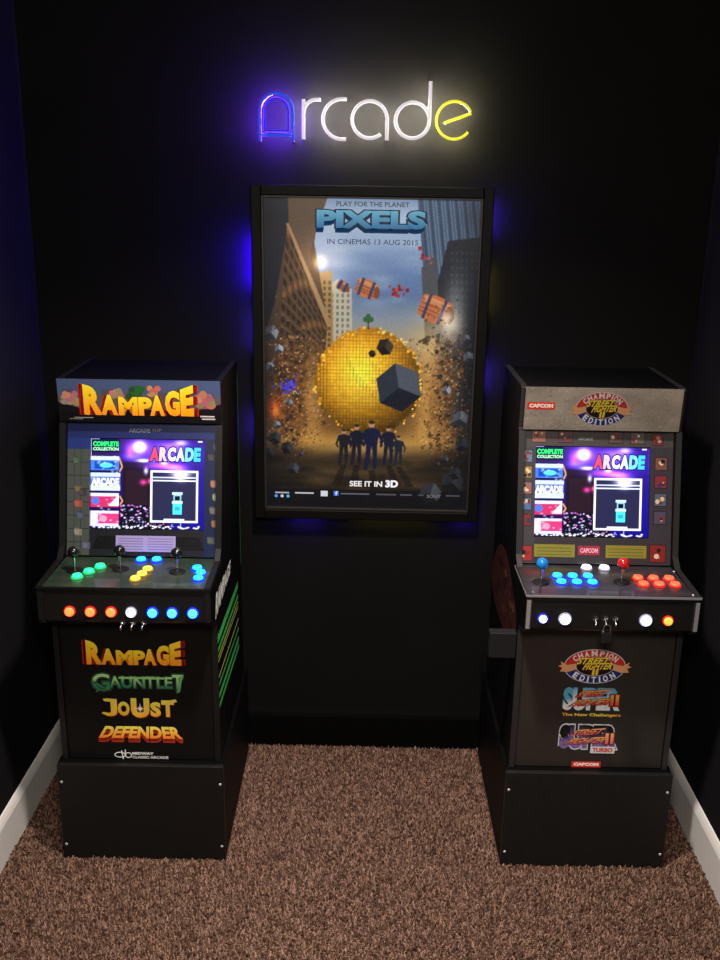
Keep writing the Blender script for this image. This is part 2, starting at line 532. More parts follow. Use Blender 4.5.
# ------------------------------------------------------------------ poster in a light box frame
def poster_canvas():
    W, H = 250, 358
    cv = Canvas(W, H, 2)
    def P(X, Y):
        f = (Y - 198) / 312.0
        L = 260 + 6 * f; Rr = 480 - 14 * f
        return ((X - L) / (Rr - L) * W, f * H)
    def poly(pts, col, al=1.0): cv.poly([P(*p) for p in pts], col, al)
    def quadw(X0, Y0, X1, Y1, col, al=1.0): poly([(X0, Y0), (X1, Y0), (X1, Y1), (X0, Y1)], col, al)
    rnd = random.Random(11)
    sx = W / 215.0
    # sky
    Yc = cv.Y / H * 312 + 198
    stops = [(198, (118, 140, 172)), (215, (162, 182, 206)), (240, (140, 162, 194)), (262, (92, 120, 162)), (290, (86, 110, 150)), (312, (126, 136, 150)), (335, (158, 146, 116)), (360, (110, 76, 44)), (430, (96, 66, 36)), (520, (22, 20, 20))]
    for ch in range(3):
        cv.a[..., ch] = np.interp(Yc, [s[0] for s in stops], [s[1][ch] for s in stops])
    for i in range(26):
        x, y = P(rnd.uniform(320, 440), rnd.uniform(225, 310)); cv.blob(x, y, rnd.uniform(8, 26), rnd.uniform(3, 8), (186, 198, 210), .22)
    # far white tower and beige tower
    poly([(326, 282), (336, 274), (350, 284), (351, 345), (326, 350)], (176, 170, 150))
    for i in range(9):
        for j in range(4): quadw(329 + 5.4 * j, 288 + 6 * i, 331.5 + 5.4 * j, 291.5 + 6 * i, (112, 108, 98))
    poly([(308, 270), (330, 266), (332, 345), (306, 362)], (150, 122, 76))
    for i in range(14):
        for j in range(4): quadw(311 + 5.2 * j, 276 + 5.6 * i, 313.5 + 5.2 * j, 279.5 + 5.6 * i, (84, 62, 38))
    # big brown facade on the left, running into the distance
    poly([(260, 198), (318, 198), (312, 240), (326, 318), (318, 410), (262, 460)], (74, 56, 42))
    poly([(260, 198), (300, 198), (284, 232), (272, 300), (262, 330)], (24, 29, 40))
    poly([(285, 198), (325, 198), (308, 246), (309, 270), (286, 222)], (88, 70, 54))
    for i in range(20):
        a = i / 20.0
        for j in range(9):
            b = j / 9.0; bb = b + .07
            def q(b_, a_):
                xt = 284 + 42 * b_; yt = 224 + 92 * b_
                yb = 470 - 60 * b_
                return (xt - 14 * a_ * (1 - b_) , yt + (yb - yt) * a_)
            p = [q(b, a), q(bb, a), q(bb, a + .026), q(b, a + .026)]
            poly(p, (38, 26, 20) if (i + j) % 5 else (132, 86, 48), .9)
        poly([q(0, a - .012), q(1, a - .012), q(1, a - .006), q(0, a - .006)], (116, 88, 60), .6)
    poly([(283, 222), (286, 222), (330, 318), (326, 322)], (156, 124, 84))
    # right side glass tower and dark block
    poly([(416, 198), (480, 198), (480, 330), (436, 300), (422, 262)], (58, 78, 104))
    for i in range(22):
        x = 419 + i * 2.9
        poly([(x, 198), (x + 1.0, 198), (x + 12, 300), (x + 10.6, 300)], (112, 136, 160) if i % 3 else (26, 36, 54), .75)
    poly([(447, 236), (480, 232), (480, 460), (446, 420), (430, 300)], (26, 30, 40))
    for i in range(26):
        for j in range(6): quadw(450 + 5 * j, 246 + 7 * i, 452 + 5 * j, 249 + 7 * i, (52, 60, 72), .7)
    poly([(420, 262), (436, 248), (438, 330), (424, 330)], (70, 72, 78))
    # sun flare
    x, y = P(318, 259); cv.add(x, y, 7, 7, (170, 150, 120)); cv.add(x, y, 26, 26, (70, 52, 36)); cv.add(x + 22, y + 10, 20, 20, (22, 20, 22))
    # dusty glow around the ball
    for (X, Y, rx, ry, c, a) in [(300, 400, 28, 50, (120, 72, 32), .7), (440, 380, 20, 50, (150, 104, 54), .7), (428, 340, 18, 30, (205, 175, 120), .6), (367, 440, 90, 10, (196, 150, 72), .8), (310, 440, 30, 16, (180, 130, 60), .6), (430, 430, 30, 18, (190, 140, 70), .6), (455, 300, 12, 30, (196, 196, 190), .45)]:
        cv.blob(*P(X, Y), rx * sx, ry * sx, c, a)
    for i in range(260):
        X = rnd.choice([rnd.gauss(288, 14), rnd.gauss(446, 13)]); Y = rnd.uniform(325, 452)
        x, y = P(X, Y); s = rnd.uniform(2, 6); r0 = rnd.uniform(0, 3)
        cv.poly([(x + s * rnd.uniform(.5, 1) * math.cos(r0 + q * 1.3), y + s * rnd.uniform(.5, 1) * math.sin(r0 + q * 1.3)) for q in range(5)], rnd.choice([(74, 48, 30), (44, 32, 26), (104, 68, 38), (60, 40, 28), (140, 92, 48), (30, 26, 26)]), .75)
    for (X, rx) in ((312, 9), (424, 9)): cv.blob(*P(X, 395), rx * sx, 44 * sx, (232, 176, 88), .5)
    for i in range(2400):
        X = rnd.choice([rnd.gauss(292, 16), rnd.gauss(440, 15)]); Y = rnd.uniform(330, 450)
        if not 262 < X < 472: continue
        c = rnd.choice([(212, 160, 84), (120, 78, 40), (52, 34, 24), (236, 200, 130), (90, 60, 40), (40, 34, 34), (190, 110, 50)])
        s = rnd.uniform(.5, 1.7); x, y = P(X, Y); cv.rect(x, y, x + s, y + s, c, .85)
    # ground
    for q in range(20): poly([(262, 440 + q), (474, 440 + q), (470, 520), (260, 520)], (36, 29, 22), .085)
    cv.blob(*P(367, 446), 70, 10, (200, 156, 84), .6); cv.blob(*P(350, 470), 80, 8, (96, 76, 48), .5)
    for i in range(140):
        x, y = P(rnd.uniform(264, 470), 520 - 70 * rnd.random() ** 1.6); cv.blob(x, y, rnd.uniform(6, 22), rnd.uniform(1.5, 5), rnd.choice([(20, 18, 20), (34, 30, 28), (84, 64, 40)]), .5)
    quadw(255, 490, 480, 520, (14, 14, 20), .75)
    # big ball built out of yellow blocks
    CX, CY, RX, RY = 367, 376, 53, 54
    st = 3.3
    for j in range(-17, 18):
        for i in range(-17, 18):
            X, Y = CX + i * st, CY + j * st
            d = math.hypot((X - CX) / RX, (Y - CY) / RY)
            if d > 1.0: continue
            nz = math.sqrt(max(0, 1 - d * d)); nx = (X - CX) / RX; ny = (Y - CY) / RY
            sh = 0.35 + 0.75 * max(0, nz * .65 - ny * .35 - nx * .22 + .12) + rnd.uniform(-.05, .05)
            hot = max(0, 1 - math.hypot(nx + .1, ny + .1) * 1.2)
            c = (min(255, 238 * sh + 60 * hot), min(255, 160 * sh + 105 * hot * sh), min(200, 22 * sh + 50 * hot))
            x, y = P(X, Y); s = st * sx
            cv.rect(x - s / 2, y - s / 2, x + s / 2, y + s / 2, tuple(v * .72 for v in c))
            cv.rect(x - s / 2, y - s / 2, x + s * .3, y + s * .3, c)
    for _ in range(90):
        a = rnd.uniform(0, 6.283); q = rnd.uniform(.95, 1.06); x, y = P(CX + RX * q * math.cos(a), CY + RY * q * math.sin(a))
        s = rnd.uniform(1.5, 3.4); cv.rect(x, y, x + s, y + s, rnd.choice([(250, 190, 40), (214, 140, 20), (255, 214, 90)]))
    # dark stone cube tumbling in front of the ball
    def cube(X, Y, s, rot, ct, cl, cr):
        x, y = P(X, Y); s *= sx
        pts = [(x + s * math.cos(rot + k * math.pi / 3), y + s * math.sin(rot + k * math.pi / 3)) for k in range(6)]
        cv.poly([pts[0], pts[1], pts[2], (x, y)], cr); cv.poly([pts[2], pts[3], pts[4], (x, y)], cl); cv.poly([pts[4], pts[5], pts[0], (x, y)], ct)
    cube(398, 381, 25, .35, (74, 80, 92), (40, 46, 58), (22, 26, 36))
    cube(384, 340, 9, .9, (60, 52, 40), (36, 28, 20), (22, 16, 12))
    cube(371, 347, 4, .2, (46, 40, 30), (30, 24, 18), (20, 16, 12))
    # tree top on the ball
    for dx, dy, r_ in [(0, -4, 3), (-3, -1, 3), (3, -1, 3), (0, 0, 3)]: cv.ell(*P(367 + dx, 314 + dy), r_, r_, (46, 92, 50))
    quadw(366.2, 315, 367.8, 323, (70, 50, 30))
    # wooden barrels
    def barrel(X, Y, L, r_, an):
        x, y = P(X, Y); L *= sx; r_ *= sx
        ca, sa = math.cos(an), math.sin(an)
        def q(u, v): return (x + u * ca - v * sa, y + u * sa + v * ca)
        up = [q(-L + 2 * L * k / 10, -r_ * (1 - .28 * (2 * k / 10 - 1) ** 2)) for k in range(11)]
        lo = [q(-L + 2 * L * k / 10, r_ * (1 - .28 * (2 * k / 10 - 1) ** 2)) for k in range(10, -1, -1)]
        cv.poly(up + lo, (186, 104, 60))
        for v in (-.6, -.2, .25, .6): cv.line(*q(-L, v * r_ * .75), *q(L, v * r_ * .85), 1, (112, 58, 34))
        cv.poly([q(-L * .9, -r_ * .72), q(L * .9, -r_ * .72), q(L * .8, -r_ * .35), q(-L * .8, -r_ * .35)], (228, 162, 110), .6)
        for u in (-.55, .5):
            cv.poly([q(L * u - 1.8, -r_ * .96), q(L * u + 1.8, -r_ * .96), q(L * u + 1.8, r_ * .96), q(L * u - 1.8, r_ * .96)], (52, 60, 92))
        e = q(L, 0); cv.ell(e[0], e[1], r_ * .35, r_ * .65, (120, 66, 40))
    barrel(365, 283, 11, 9, .35)
    cv.blob(*P(450, 318), 14, 16, (240, 226, 200), .75)
    barrel(434, 302, 16, 13, .35)
    cv.blob(*P(446, 311), 8, 9, (255, 240, 216), .8)
    barrel(341, 281, 6, 5, .5)
    # red debris
    for (X, Y, n_) in [(396, 284, 16), (424, 252, 8), (388, 380, 0)]:
        for _ in range(n_):
            x, y = P(X + rnd.gauss(0, 4), Y + rnd.gauss(0, 3)); s = rnd.uniform(2, 4.5); cv.rect(x, y, x + s, y + s, rnd.choice([(160, 34, 44), (120, 22, 34), (190, 60, 60)]))
    # violet and orange debris on the left
    for _ in range(34):
        x, y = P(286 + rnd.gauss(0, 6), 381 + rnd.gauss(0, 4)); s = rnd.uniform(2, 4.5); cv.rect(x, y, x + s, y + s, rnd.choice([(70, 56, 190), (46, 36, 150), (96, 84, 214)]))
    cv.blob(*P(273, 404), 8, 12, (224, 84, 30), .8); cv.blob(*P(274, 407), 4, 6, (255, 150, 60), .8)
    # grey cubes
    for (X, Y, s) in [(269, 328, 8), (277, 344, 5), (268, 362, 5), (288, 398, 4), (274, 436, 7), (286, 446, 7), (268, 452, 6), (292, 468, 7), (430, 492, 12), (452, 480, 13), (460, 412, 9), (468, 349, 6), (446, 383, 5), (462, 440, 8), (445, 455, 4), (455, 470, 7), (300, 452, 3), (437, 460, 3), (276, 422, 4), (466, 330, 4)]:
        g = rnd.uniform(.75, 1.1); d_ = .42 if Y > 425 else 1.0
        cube(X, Y, s, rnd.uniform(0, 1), tuple(v * g * d_ for v in (166, 170, 178)), tuple(v * g * d_ for v in (106, 110, 120)), tuple(v * g * d_ for v in (58, 60, 70)))
    for _ in range(420):
        side = rnd.random() < .5
        X = rnd.gauss(283, 14) if side else rnd.gauss(452, 14); Y = rnd.uniform(290, 470)
        x, y = P(X, Y); s = rnd.uniform(.8, 2.2); cv.rect(x, y, x + s, y + s, rnd.choice([(22, 20, 22), (60, 58, 60), (120, 116, 110), (36, 28, 22)]), .8)
    for (X, Y, rx, ry, al) in [(258, 340, 12, 120, .75), (482, 360, 20, 130, .85), (258, 215, 16, 30, .8), (478, 470, 26, 40, .7), (262, 480, 26, 30, .6), (367, 512, 130, 16, .8), (474, 212, 16, 20, .35)]:
        cv.blob(*P(X, Y), rx * sx, ry * sx, (10, 12, 18), al)
    # five walking figures with long shadows
    for X, Yt, Yb, c in [(343, 425, 463, (26, 26, 34)), (356, 420, 463, (22, 24, 38)), (371, 416, 468, (20, 26, 52)), (388, 421, 462, (22, 26, 46)), (398, 431, 464, (30, 36, 46))]:
        h = Yb - Yt; w = h * .145
        cv.poly([P(X - 3, Yb), P(X + 3, Yb), P(X + (X - 367) * .35 + 5, Yb + 22), P(X + (X - 367) * .35 - 3, Yb + 22)], (18, 16, 16), .55)
        x, y = P(X, Yt + h * .07); cv.ell(x, y, h * .062 * sx, h * .075 * sx, (176, 128, 100)); cv.ell(x, y - h * .05, h * .062 * sx, h * .04 * sx, (50, 36, 26))
        poly([(X - w, Yt + h * .18), (X, Yt + h * .13), (X + w, Yt + h * .18), (X + w * .75, Yt + h * .52), (X - w * .75, Yt + h * .52)], c)
        poly([(X - w, Yt + h * .18), (X - w * 1.55, Yt + h * .42), (X - w * 1.1, Yt + h * .53), (X - w * .9, Yt + h * .50), (X - w * 1.15, Yt + h * .40), (X - w * .6, Yt + h * .24)], c)
        poly([(X + w, Yt + h * .18), (X + w * 1.6, Yt + h * .40), (X + w * 1.3, Yt + h * .54), (X + w * 1.05, Yt + h * .52), (X + w * 1.2, Yt + h * .40), (X + w * .6, Yt + h * .24)], c)
        poly([(X - w * .75, Yt + h * .50), (X, Yt + h * .50), (X - w * .25, Yt + h * .76), (X - w * .55, Yb), (X - w * 1.05, Yb), (X - w * .85, Yt + h * .76)], c)
        poly([(X, Yt + h * .50), (X + w * .75, Yt + h * .50), (X + w * .75, Yt + h * .74), (X + w * .6, Yb - 1), (X + w * .15, Yb - 1), (X + w * .2, Yt + h * .74)], c)
    # dim edges of the printed scene
    a = cv.out()
    yy, xx = np.mgrid[0:H, 0:W]
    n = np.random.default_rng(2).normal(0, 1, (H, W, 1)) * 3
    return a + n

def wall_poster():
    X0, X1, Z0, Z1 = -0.3905, 0.379, 0.912, 2.022
    ox, oz = (X0 + X1) / 2, Z0
    t = thing('poster_frame', 'tall black framed light box film poster hanging between the two arcade machines', 'poster', (ox, 0, oz))
    x0, x1, z0, z1 = X0 - ox, X1 - ox, 0, Z1 - oz
    yb, yf = -0.030, -0.058
    bw = 0.033
    bm = bmesh.new()
    box(bm, x0, x0 + bw, yf, yb, z0, z1, .003); box(bm, x1 - bw, x1, yf, yb, z0, z1, .003)
    box(bm, x0 + bw, x1 - bw, yf, yb, z0, z0 + bw, .003); box(bm, x0 + bw, x1 - bw, yf, yb, z1 - bw, z1, .003)
    obj('frame', bm, M['frame'], t)
    bm = bmesh.new(); l = .007
    a0, a1, c0, c1 = x0 + bw, x1 - bw, z0 + bw, z1 - bw
    box(bm, a0, a0 + l, yf + .006, yb, c0, c1, .001); box(bm, a1 - l, a1, yf + .006, yb, c0, c1, .001)
    box(bm, a0 + l, a1 - l, yf + .006, yb, c0, c0 + l, .001); box(bm, a0 + l, a1 - l, yf + .006, yb, c1 - l, c1, .001)
    obj('inner_lip', bm, M['bronze'], t)
    bm = bmesh.new(); box(bm, x0 + .02, x1 - .02, -.040, -.028, .02, z1 - .02); obj('backing_panel', bm, M['frame'], t)
    for bx_ in (x0 + .10, x1 - .10):
        for bz_ in (z0 + .12, z1 - .12):
            bm = bmesh.new(); box(bm, bx_ - .02, bx_ + .02, -.0275, -.0005, bz_ - .02, bz_ + .02, .002); obj('wall_bracket', bm, M['frame'], t)
    # LED strips behind the frame
    def strip(xa, xb, za, zb, m, lab):
        bm = bmesh.new(); box(bm, xa, xb, -.0295, -.0265, za, zb); s = obj('backlight_strip', bm, m, t); s['label'] = lab
    strip(x0 + .004, x0 + .010, 1.70 - oz, 1.86 - oz, M['strip_blue'], 'blue light strip')
    strip(x0 + .005, x0 + .009, 1.50 - oz, 1.62 - oz, M['strip_violet'], 'violet light strip')
    strip(x0 + .005, x0 + .008, 1.18 - oz, 1.28 - oz, M['strip_violet'], 'violet light strip')
    strip(x1 - .009, x1 - .005, 1.88 - oz, 1.98 - oz, M['strip_violet'], 'violet light strip')
    strip(x1 - .009, x1 - .005, 1.62 - oz, 1.78 - oz, M['strip_olive'], 'yellow green light strip')
    strip(x1 - .009, x1 - .005, 1.37 - oz, 1.47 - oz, M['strip_violet'], 'violet light strip')
    strip(-.26, -.16, .006, .010, M['strip_violet'], 'violet light strip')
    strip(-.05, .22, .006, .009, M['strip_olive'], 'yellow green light strip')
    strip(.32, .36, .006, .010, M['strip_violet'], 'violet light strip')
    a0 += l; a1 -= l; c0 += l; c1 -= l
    pr = Print((0, -.041, 0), (1, 0, 0), (0, 0, 1))
    pr.grid(poster_canvas(), a0, c0, a1, c1)
    Wm, Hm = a1 - a0, c1 - c0
    def m_(X, Y):
        f = (Y - 198) / 312.0
        L = 260 + 6 * f; Rr = 480 - 14 * f
        return a0 + (X - L) / (Rr - L) * Wm, c1 - f * Hm
    def bb(X0_, Y0_, X1_, Y1_):
        a = m_(X0_, Y1_); b = m_(X1_, Y0_); return (a[0], a[1], b[0], b[1])
    pr.text('PLAY FOR THE PLANET', bb(334, 200.5, 408, 205), (40, 50, 66), 2, off=.01)
    b = bb(314, 208.5, 425, 225.5)
    pr.text('PIXELS', b, (10, 30, 56), 2.6, off=.10, base=.05)
    for k in range(5):
        pr.text('PIXELS', b, (20, 52, 84), 2, off=.05, base=.05, dy=-.0030 * (5 - k), dx=0.0006 * (k - 5))
    pr.text('PIXELS', b, (60, 120, 160), 3, off=.05, base=.05, grad=lambda x, y: (40 + 56 * y, 104 + 62 * y, 146 + 46 * y))
    pr.text('IN CINEMAS 13 AUG 2015', bb(325, 235.5, 417, 240.5), (22, 26, 40), 2, off=0.0)
    pr.text('SEE IT IN', bb(349, 480.5, 382, 486.5), (240, 240, 240), 2, off=.03, base=.03)
    pr.text('3D', bb(385, 479, 398, 487), (250, 250, 250), 2, off=.05, base=.05)
    rnd = random.Random(3)
    # small marks of the credits line
    for X, w, c in [(274, 14, (170, 170, 180)), (294, 19, (190, 190, 195)), (376, 20, (80, 80, 90)), (400, 12, (80, 80, 90)), (418, 6, (70, 70, 80)), (446, 14, (70, 72, 84))]:
        q = bb(X, 494, X + w, 495.6); pr.rect(*q, c, 2)
    for X, c in [(275, (90, 150, 230)), (281, (200, 200, 210)), (287, (80, 180, 230))]:
        q = m_(X, 498.5); pr.ell(q[0], q[1], .0055, .0055, c, 2)
    pr.rect(*bb(320, 492, 327, 498), (210, 214, 220), 2)
    q = bb(333, 492, 338, 497); pr.rect(*q, (60, 120, 220), 2); pr.text('f', (q[0] + .006, q[1] + .002, q[2] - .004, q[3] - .002), (240, 240, 250), 3, off=.03)
    pr.rect(*bb(340, 494, 369, 495.4), (96, 100, 112), 2)
    pr.text('SONY', bb(427, 494, 441, 497.5), (110, 112, 124), 2, off=.02)
    pr.build('poster_print', M['poster'], t)
wall_poster()

# ------------------------------------------------------------------ arcade cabinets
CW = 0.483             # cabinet width
ST = 0.016             # side panel thickness
# side profile of a cabinet, (y, z) with y = 0 on the front of the riser, z above the riser top
ZB = RH
PROFILE = [(.030, 0), (.030, .462), (.018, .480), (-.055, .496), (-.072, .512), (-.072, .616), (.118, .622), (.150, .650), (.238, 1.008), (.250, 1.016), (.242, 1.135), (.252, 1.141), (.600, 1.143), (.610, 1.130), (.610, 0)]
BZ0 = Vector((0, .160, .618)); BZ1 = Vector((0, .267, 1.016))
BL = (BZ1 - BZ0).length
BU = (BZ1 - BZ0).normalized()

def menu_canvas():
    W, H = 178, 142
    cv = Canvas(W, H, 2, (16, 10, 60))
    rnd = random.Random(5)
    cv.a[..., 0] = 14 + 30 * (1 - cv.Y / H); cv.a[..., 1] = 8 + 14 * (1 - cv.Y / H); cv.a[..., 2] = 70 + 60 * (cv.X / W)
    cv.rect(50, 36, 92, 104, (22, 12, 30)); cv.rect(54, 50, 88, 104, (34, 18, 30))
    for (x, y, rx, ry, c) in [(75, 13, 8, 7, (190, 200, 255)), (75, 13, 20, 12, (70, 30, 150)), (82, 34, 10, 2.5, (230, 240, 255)), (66, 28, 14, 5, (60, 60, 220)), (112, 42, 26, 5, (150, 60, 230)), (130, 44, 14, 4, (190, 90, 255)), (86, 50, 3, 5, (190, 200, 255)), (82, 68, 5, 4, (200, 40, 130)), (92, 66, 3, 4, (230, 60, 90)), (125, 10, 20, 6, (90, 60, 170)), (140, 5, 9, 4, (150, 150, 190)), (60, 20, 6, 10, (110, 40, 130)), (100, 30, 8, 8, (30, 40, 160)), (114, 36, 5, 4, (255, 230, 255))]:
        cv.add(x, y, rx, ry, c)
    cv.add(132, 24, 34, 14, (60, 40, 110)); cv.add(90, 20, 40, 20, (26, 16, 70)); cv.add(76, 12, 9, 8, (200, 200, 255))  # bloom-like glow painted into the screen picture
    cv.rect(46, 104, 120, 142, (10, 6, 22))
    for _ in range(150):
        x, y = rnd.uniform(47, 130), rnd.uniform(104, 138); s = rnd.uniform(.7, 1.8); cv.ell(x, y, s, s * .7, rnd.choice([(235, 235, 255), (190, 190, 235), (150, 150, 210), (240, 110, 230), (110, 110, 180), (90, 90, 150)]))
    for _ in range(60):
        x = rnd.uniform(4, 172); cv.ell(x, rnd.uniform(137, 141), 2, 1.0, (235, 235, 255))
    # column of tiles
    cv.rect(0, 0, 44, 22, (16, 14, 60)); cv.rect(0, 28, 44, 50, (60, 110, 225)); cv.rect(0, 28, 44, 34, (190, 210, 250)); cv.rect(6, 36, 38, 48, (20, 60, 170)); cv.ell(24, 42, 10, 4, (80, 210, 250))
    cv.rect(0, 54, 46, 82, (90, 110, 220)); cv.rect(0, 74, 46, 82, (190, 205, 250)); cv.rect(0, 54, 46, 60, (190, 205, 250))
    cv.rect(0, 86, 44, 108, (190, 40, 90)); cv.rect(0, 86, 44, 91, (215, 200, 240)); cv.ell(8, 98, 6, 6, (60, 110, 220)); cv.poly([(28, 106), (44, 88), (44, 106)], (255, 225, 235))
    cv.rect(0, 114, 44, 138, (222, 200, 232)); cv.rect(12, 118, 44, 134, (222, 50, 110)); cv.ell(20, 126, 6, 5, (245, 140, 170))
    for y in (50, 82, 110): cv.rect(0, y, 46, y + 3, (16, 12, 60))
    for _ in range(60):
        x, y = rnd.uniform(1, 44), rnd.uniform(28, 137); cv.blob(x, y, 2, 1.2, rnd.choice([(255, 255, 255), (140, 190, 255)]), .7)
    for p in [(44, 30, 49, 44), (49, 44, 45, 52), (45, 90, 50, 98), (50, 98, 46, 104)]: cv.line(*p, 2.2, (214, 150, 90))
    # white framed window with a small cyan cabinet in it
    x0, y0, x1, y1 = 93, 49, 167, 131
    cv.rect(x0, y0, x1, y1, (240, 240, 255)); cv.rect(x0 + 3, y0 + 3, x1 - 3, y1 - 3, (34, 34, 66))
    cv.rect(x0 + 3, y0 + 10, x1 - 3, y0 + 12, (190, 200, 235)); cv.rect(x0 + 3, y0 + 15, x1 - 3, y0 + 17, (215, 220, 250))
    cv.add(140, 54, 14, 6, (230, 225, 255)); cv.add(140, 60, 8, 6, (160, 150, 220))
    for c_ in [(127, 83, 143, 87, (190, 220, 235)), (129, 87, 141, 97, (120, 190, 215)), (131, 89, 139, 96, (10, 10, 16)), (127, 97, 143, 101, (190, 240, 250)), (128, 101, 142, 118, (70, 214, 235)), (131, 106, 139, 112, (40, 160, 190))]: cv.rect(*c_)
    cv.rect(114, 125, 146, 128, (210, 214, 236))
    cv.rect(0, 0, 1.2, 30, (200, 190, 255)); cv.rect(0, 0, 14, 1.2, (200, 190, 255)); cv.rect(140, 131, 141, 141, (180, 190, 240)); cv.rect(166, 2, 173, 4, (220, 225, 255))
    return cv.out()

def extruded(pr, s, bb, face, dark, k=2, off=.04, warp=None, n=6, ddx=-.002, ddy=0.0, grad=None, outline=None):
    if outline: pr.text(s, bb, outline, k - 1, off=off + .05, base=off, warp=warp)
    for i in range(n, 0, -1):
        pr.text(s, bb, dark, k, off=off, base=off, warp=warp, dx=ddx * i / n, dy=ddy * i / n)
    pr.text(s, bb, face, k + 1, off=off, base=off, warp=warp, grad=grad)

def tall_ends(x, y):
    top = .62 + .38 * abs(2 * x - 1) ** 1.6
    return x, y * top
def gold(x, y): return (250, 150 + 75 * y, 24 + 20 * y)

def rampage(pr, x0, z0, x1, z1, k=2):
    xm = (x0 + x1) / 2; w = x1 - x0; h = z1 - z0
    segs = [('R', 0, .17, 1.0), ('A', .155, .31, .66), ('M', .315, .49, .60), ('P', .495, .62, .60), ('A', .60, .735, .66), ('G', .74, .875, .82), ('E', .88, 1.0, 1.0)]
    for s, a, b, hh in segs:
        bb = (x0 + w * a, z0, x0 + w * b, z0 + h * hh)
        sg = -1 if a < .45 else 1
        d = .030 * w * abs((a + b) - 1)
        if s == 'R': wp = lambda x, y: (x, y * (1 - .18 * x))
        elif s == 'E': wp = lambda x, y: (x, y * (.86 + .16 * x))
        else: wp = None
        for i in range(8, 0, -1):
            pr.text(s, bb, (190, 40, 30), k, off=.06, base=.06, warp=wp, dx=sg * d * 1.6 * i / 8)
        pr.text(s, bb, (245, 170, 40), k + 1, off=.06, base=.06, warp=wp, grad=gold)

def arch_text(pr, s, cx, cy, rx, ry, a0, a1, h, col, k, off=.04, flip=False):
    wt = [{'I': .42, 'M': 1.25, 'T': .95}.get(ch, 1.0) for ch in s]
    tot = sum(wt); acc = 0
    for i, ch in enumerate(s):
        a = math.radians(a0 + (a1 - a0) * (acc + wt[i] / 2) / tot); acc += wt[i]
        px, py = cx + rx * math.cos(a), cy + ry * math.sin(a)
        tx, ty = -math.sin(a) * rx, math.cos(a) * ry
        if not flip: tx, ty = -tx, -ty
        d = math.hypot(tx, ty); tx /= d; ty /= d
        nx, ny = -ty, tx
        w = h * (.24 if ch == 'I' else .95 if ch == 'M' else .72)
        vs, fs = text_unit(ch, off, off)
        b = len(pr.v)
        for x, y in vs:
            u, v = (x - .5) * w, (y - .5) * h
            pr.v.append(pr.P(px + tx * u + nx * v, py + ty * u + ny * v, k)); pr.vc.append(lin(col))
        pr.f += [tuple(b + q for q in f) for f in fs]

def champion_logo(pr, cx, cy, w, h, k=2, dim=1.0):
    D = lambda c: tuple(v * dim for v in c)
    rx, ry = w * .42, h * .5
    pr.ell(cx, cy, rx, ry, D((214, 214, 224)), k, 40)
    k += 1
    pr.ell(cx, cy, rx - .0022, ry - .0022, D((196, 50, 44)), k, 40, 0, 180)
    pr.ell(cx, cy, rx - .0022, ry - .0022, D((36, 46, 112)), k, 40, 180, 360)
    k += 1
    for s in (-1, 1):
        pr.poly([(cx + s * w * .20, cy + h * .10), (cx + s * w * .38, cy + h * .03), (cx + s * w * .47, cy + h * .14), (cx + s * w * .45, cy + h * .04), (cx + s * w * .50, cy - h * .0),
                 (cx + s * w * .44, cy - h * .05), (cx + s * w * .47, cy - h * .16), (cx + s * w * .36, cy - h * .17), (cx + s * w * .20, cy - h * .06)][::s], D((226, 164, 112)), k)
    k += 1
    pr.ell(cx, cy, rx * .62, ry * .56, D((214, 200, 190)), k, 32)
    k += 1
    pr.ell(cx, cy, rx * .60, ry * .53, D((22, 18, 20)), k, 32)
    k += 1
    arch_text(pr, 'CHAMPION', cx, cy, rx * .80, ry * .77, 152, 28, h * .17, D((238, 220, 214)), k)
    arch_text(pr, 'EDITION', cx, cy, rx * .80, ry * .77, 212, 328, h * .18, D((232, 232, 244)), k, flip=True)
    sh = lambda x, y: (x + .12 * y, y + .15 * x)
    for s, q in (('STREET', (-.26, .06, .16, .25)), ('FIGHTER', (-.17, -.10, .22, .10)), ('II', (-.035, -.26, .045, -.09))):
        bb = (cx + w * q[0], cy + h * q[1], cx + w * q[2], cy + h * q[3])
        pr.text(s, bb, D((120, 50, 20)), k, off=.09, base=.03, warp=sh)
        pr.text(s, bb, D((240, 214, 60)), k + 1, off=.03, base=.03, warp=sh)

def sf_overlay(pr, x0, z0, x1, z1, k, c1=(214, 60, 40), c2=(245, 180, 90), edge=(120, 30, 30)):
    w, h = x1 - x0, z1 - z0
    sh = lambda x, y: (x + .25 * y, y + .35 * x)
    g = lambda x, y: tuple(c1[i] * (1 - y) + c2[i] * y for i in range(3))
    for s, q in (('STREET', (.18, .52, .66, .78)), ('FIGHTER', (.10, .18, .72, .44)), ('II', (.78, .22, .92, .66))):
        bb = (x0 + w * q[0], z0 + h * q[1], x0 + w * q[2], z0 + h * q[3])
        pr.text(s, bb, edge, k, off=.10, base=.03, warp=sh if s != 'II' else None)
        pr.text(s, bb, c2, k + 1, off=.03, base=.03, warp=sh if s != 'II' else None, grad=g)

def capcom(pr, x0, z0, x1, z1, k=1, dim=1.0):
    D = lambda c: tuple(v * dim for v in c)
    pr.rect(x0, z0, x1, z1, D((222, 52, 44)), k)
    h = z1 - z0; w = x1 - x0
    pr.text('CAPCOM', (x0 + w * .07, z0 + h * .24, x1 - w * .07, z1 - h * .22), D((250, 236, 226)), k + 1, off=.07, base=.07)

def screw(parent, x, y, z, axis='y', r=.0045):
    bm = bmesh.new()
    mt = Matrix.Translation((x, y, z))
    if axis == 'y': mt = mt @ Matrix.Rotation(math.pi / 2, 4, 'X')
    lathe(bm, [(0, .0022), (r * .25, .0020), (r * .3, .0012), (r * .6, .0020), (r, .0006), (r, -.001), (0, -.001)], 14, mt)
    return obj('screw', bm, M['screw'], parent)

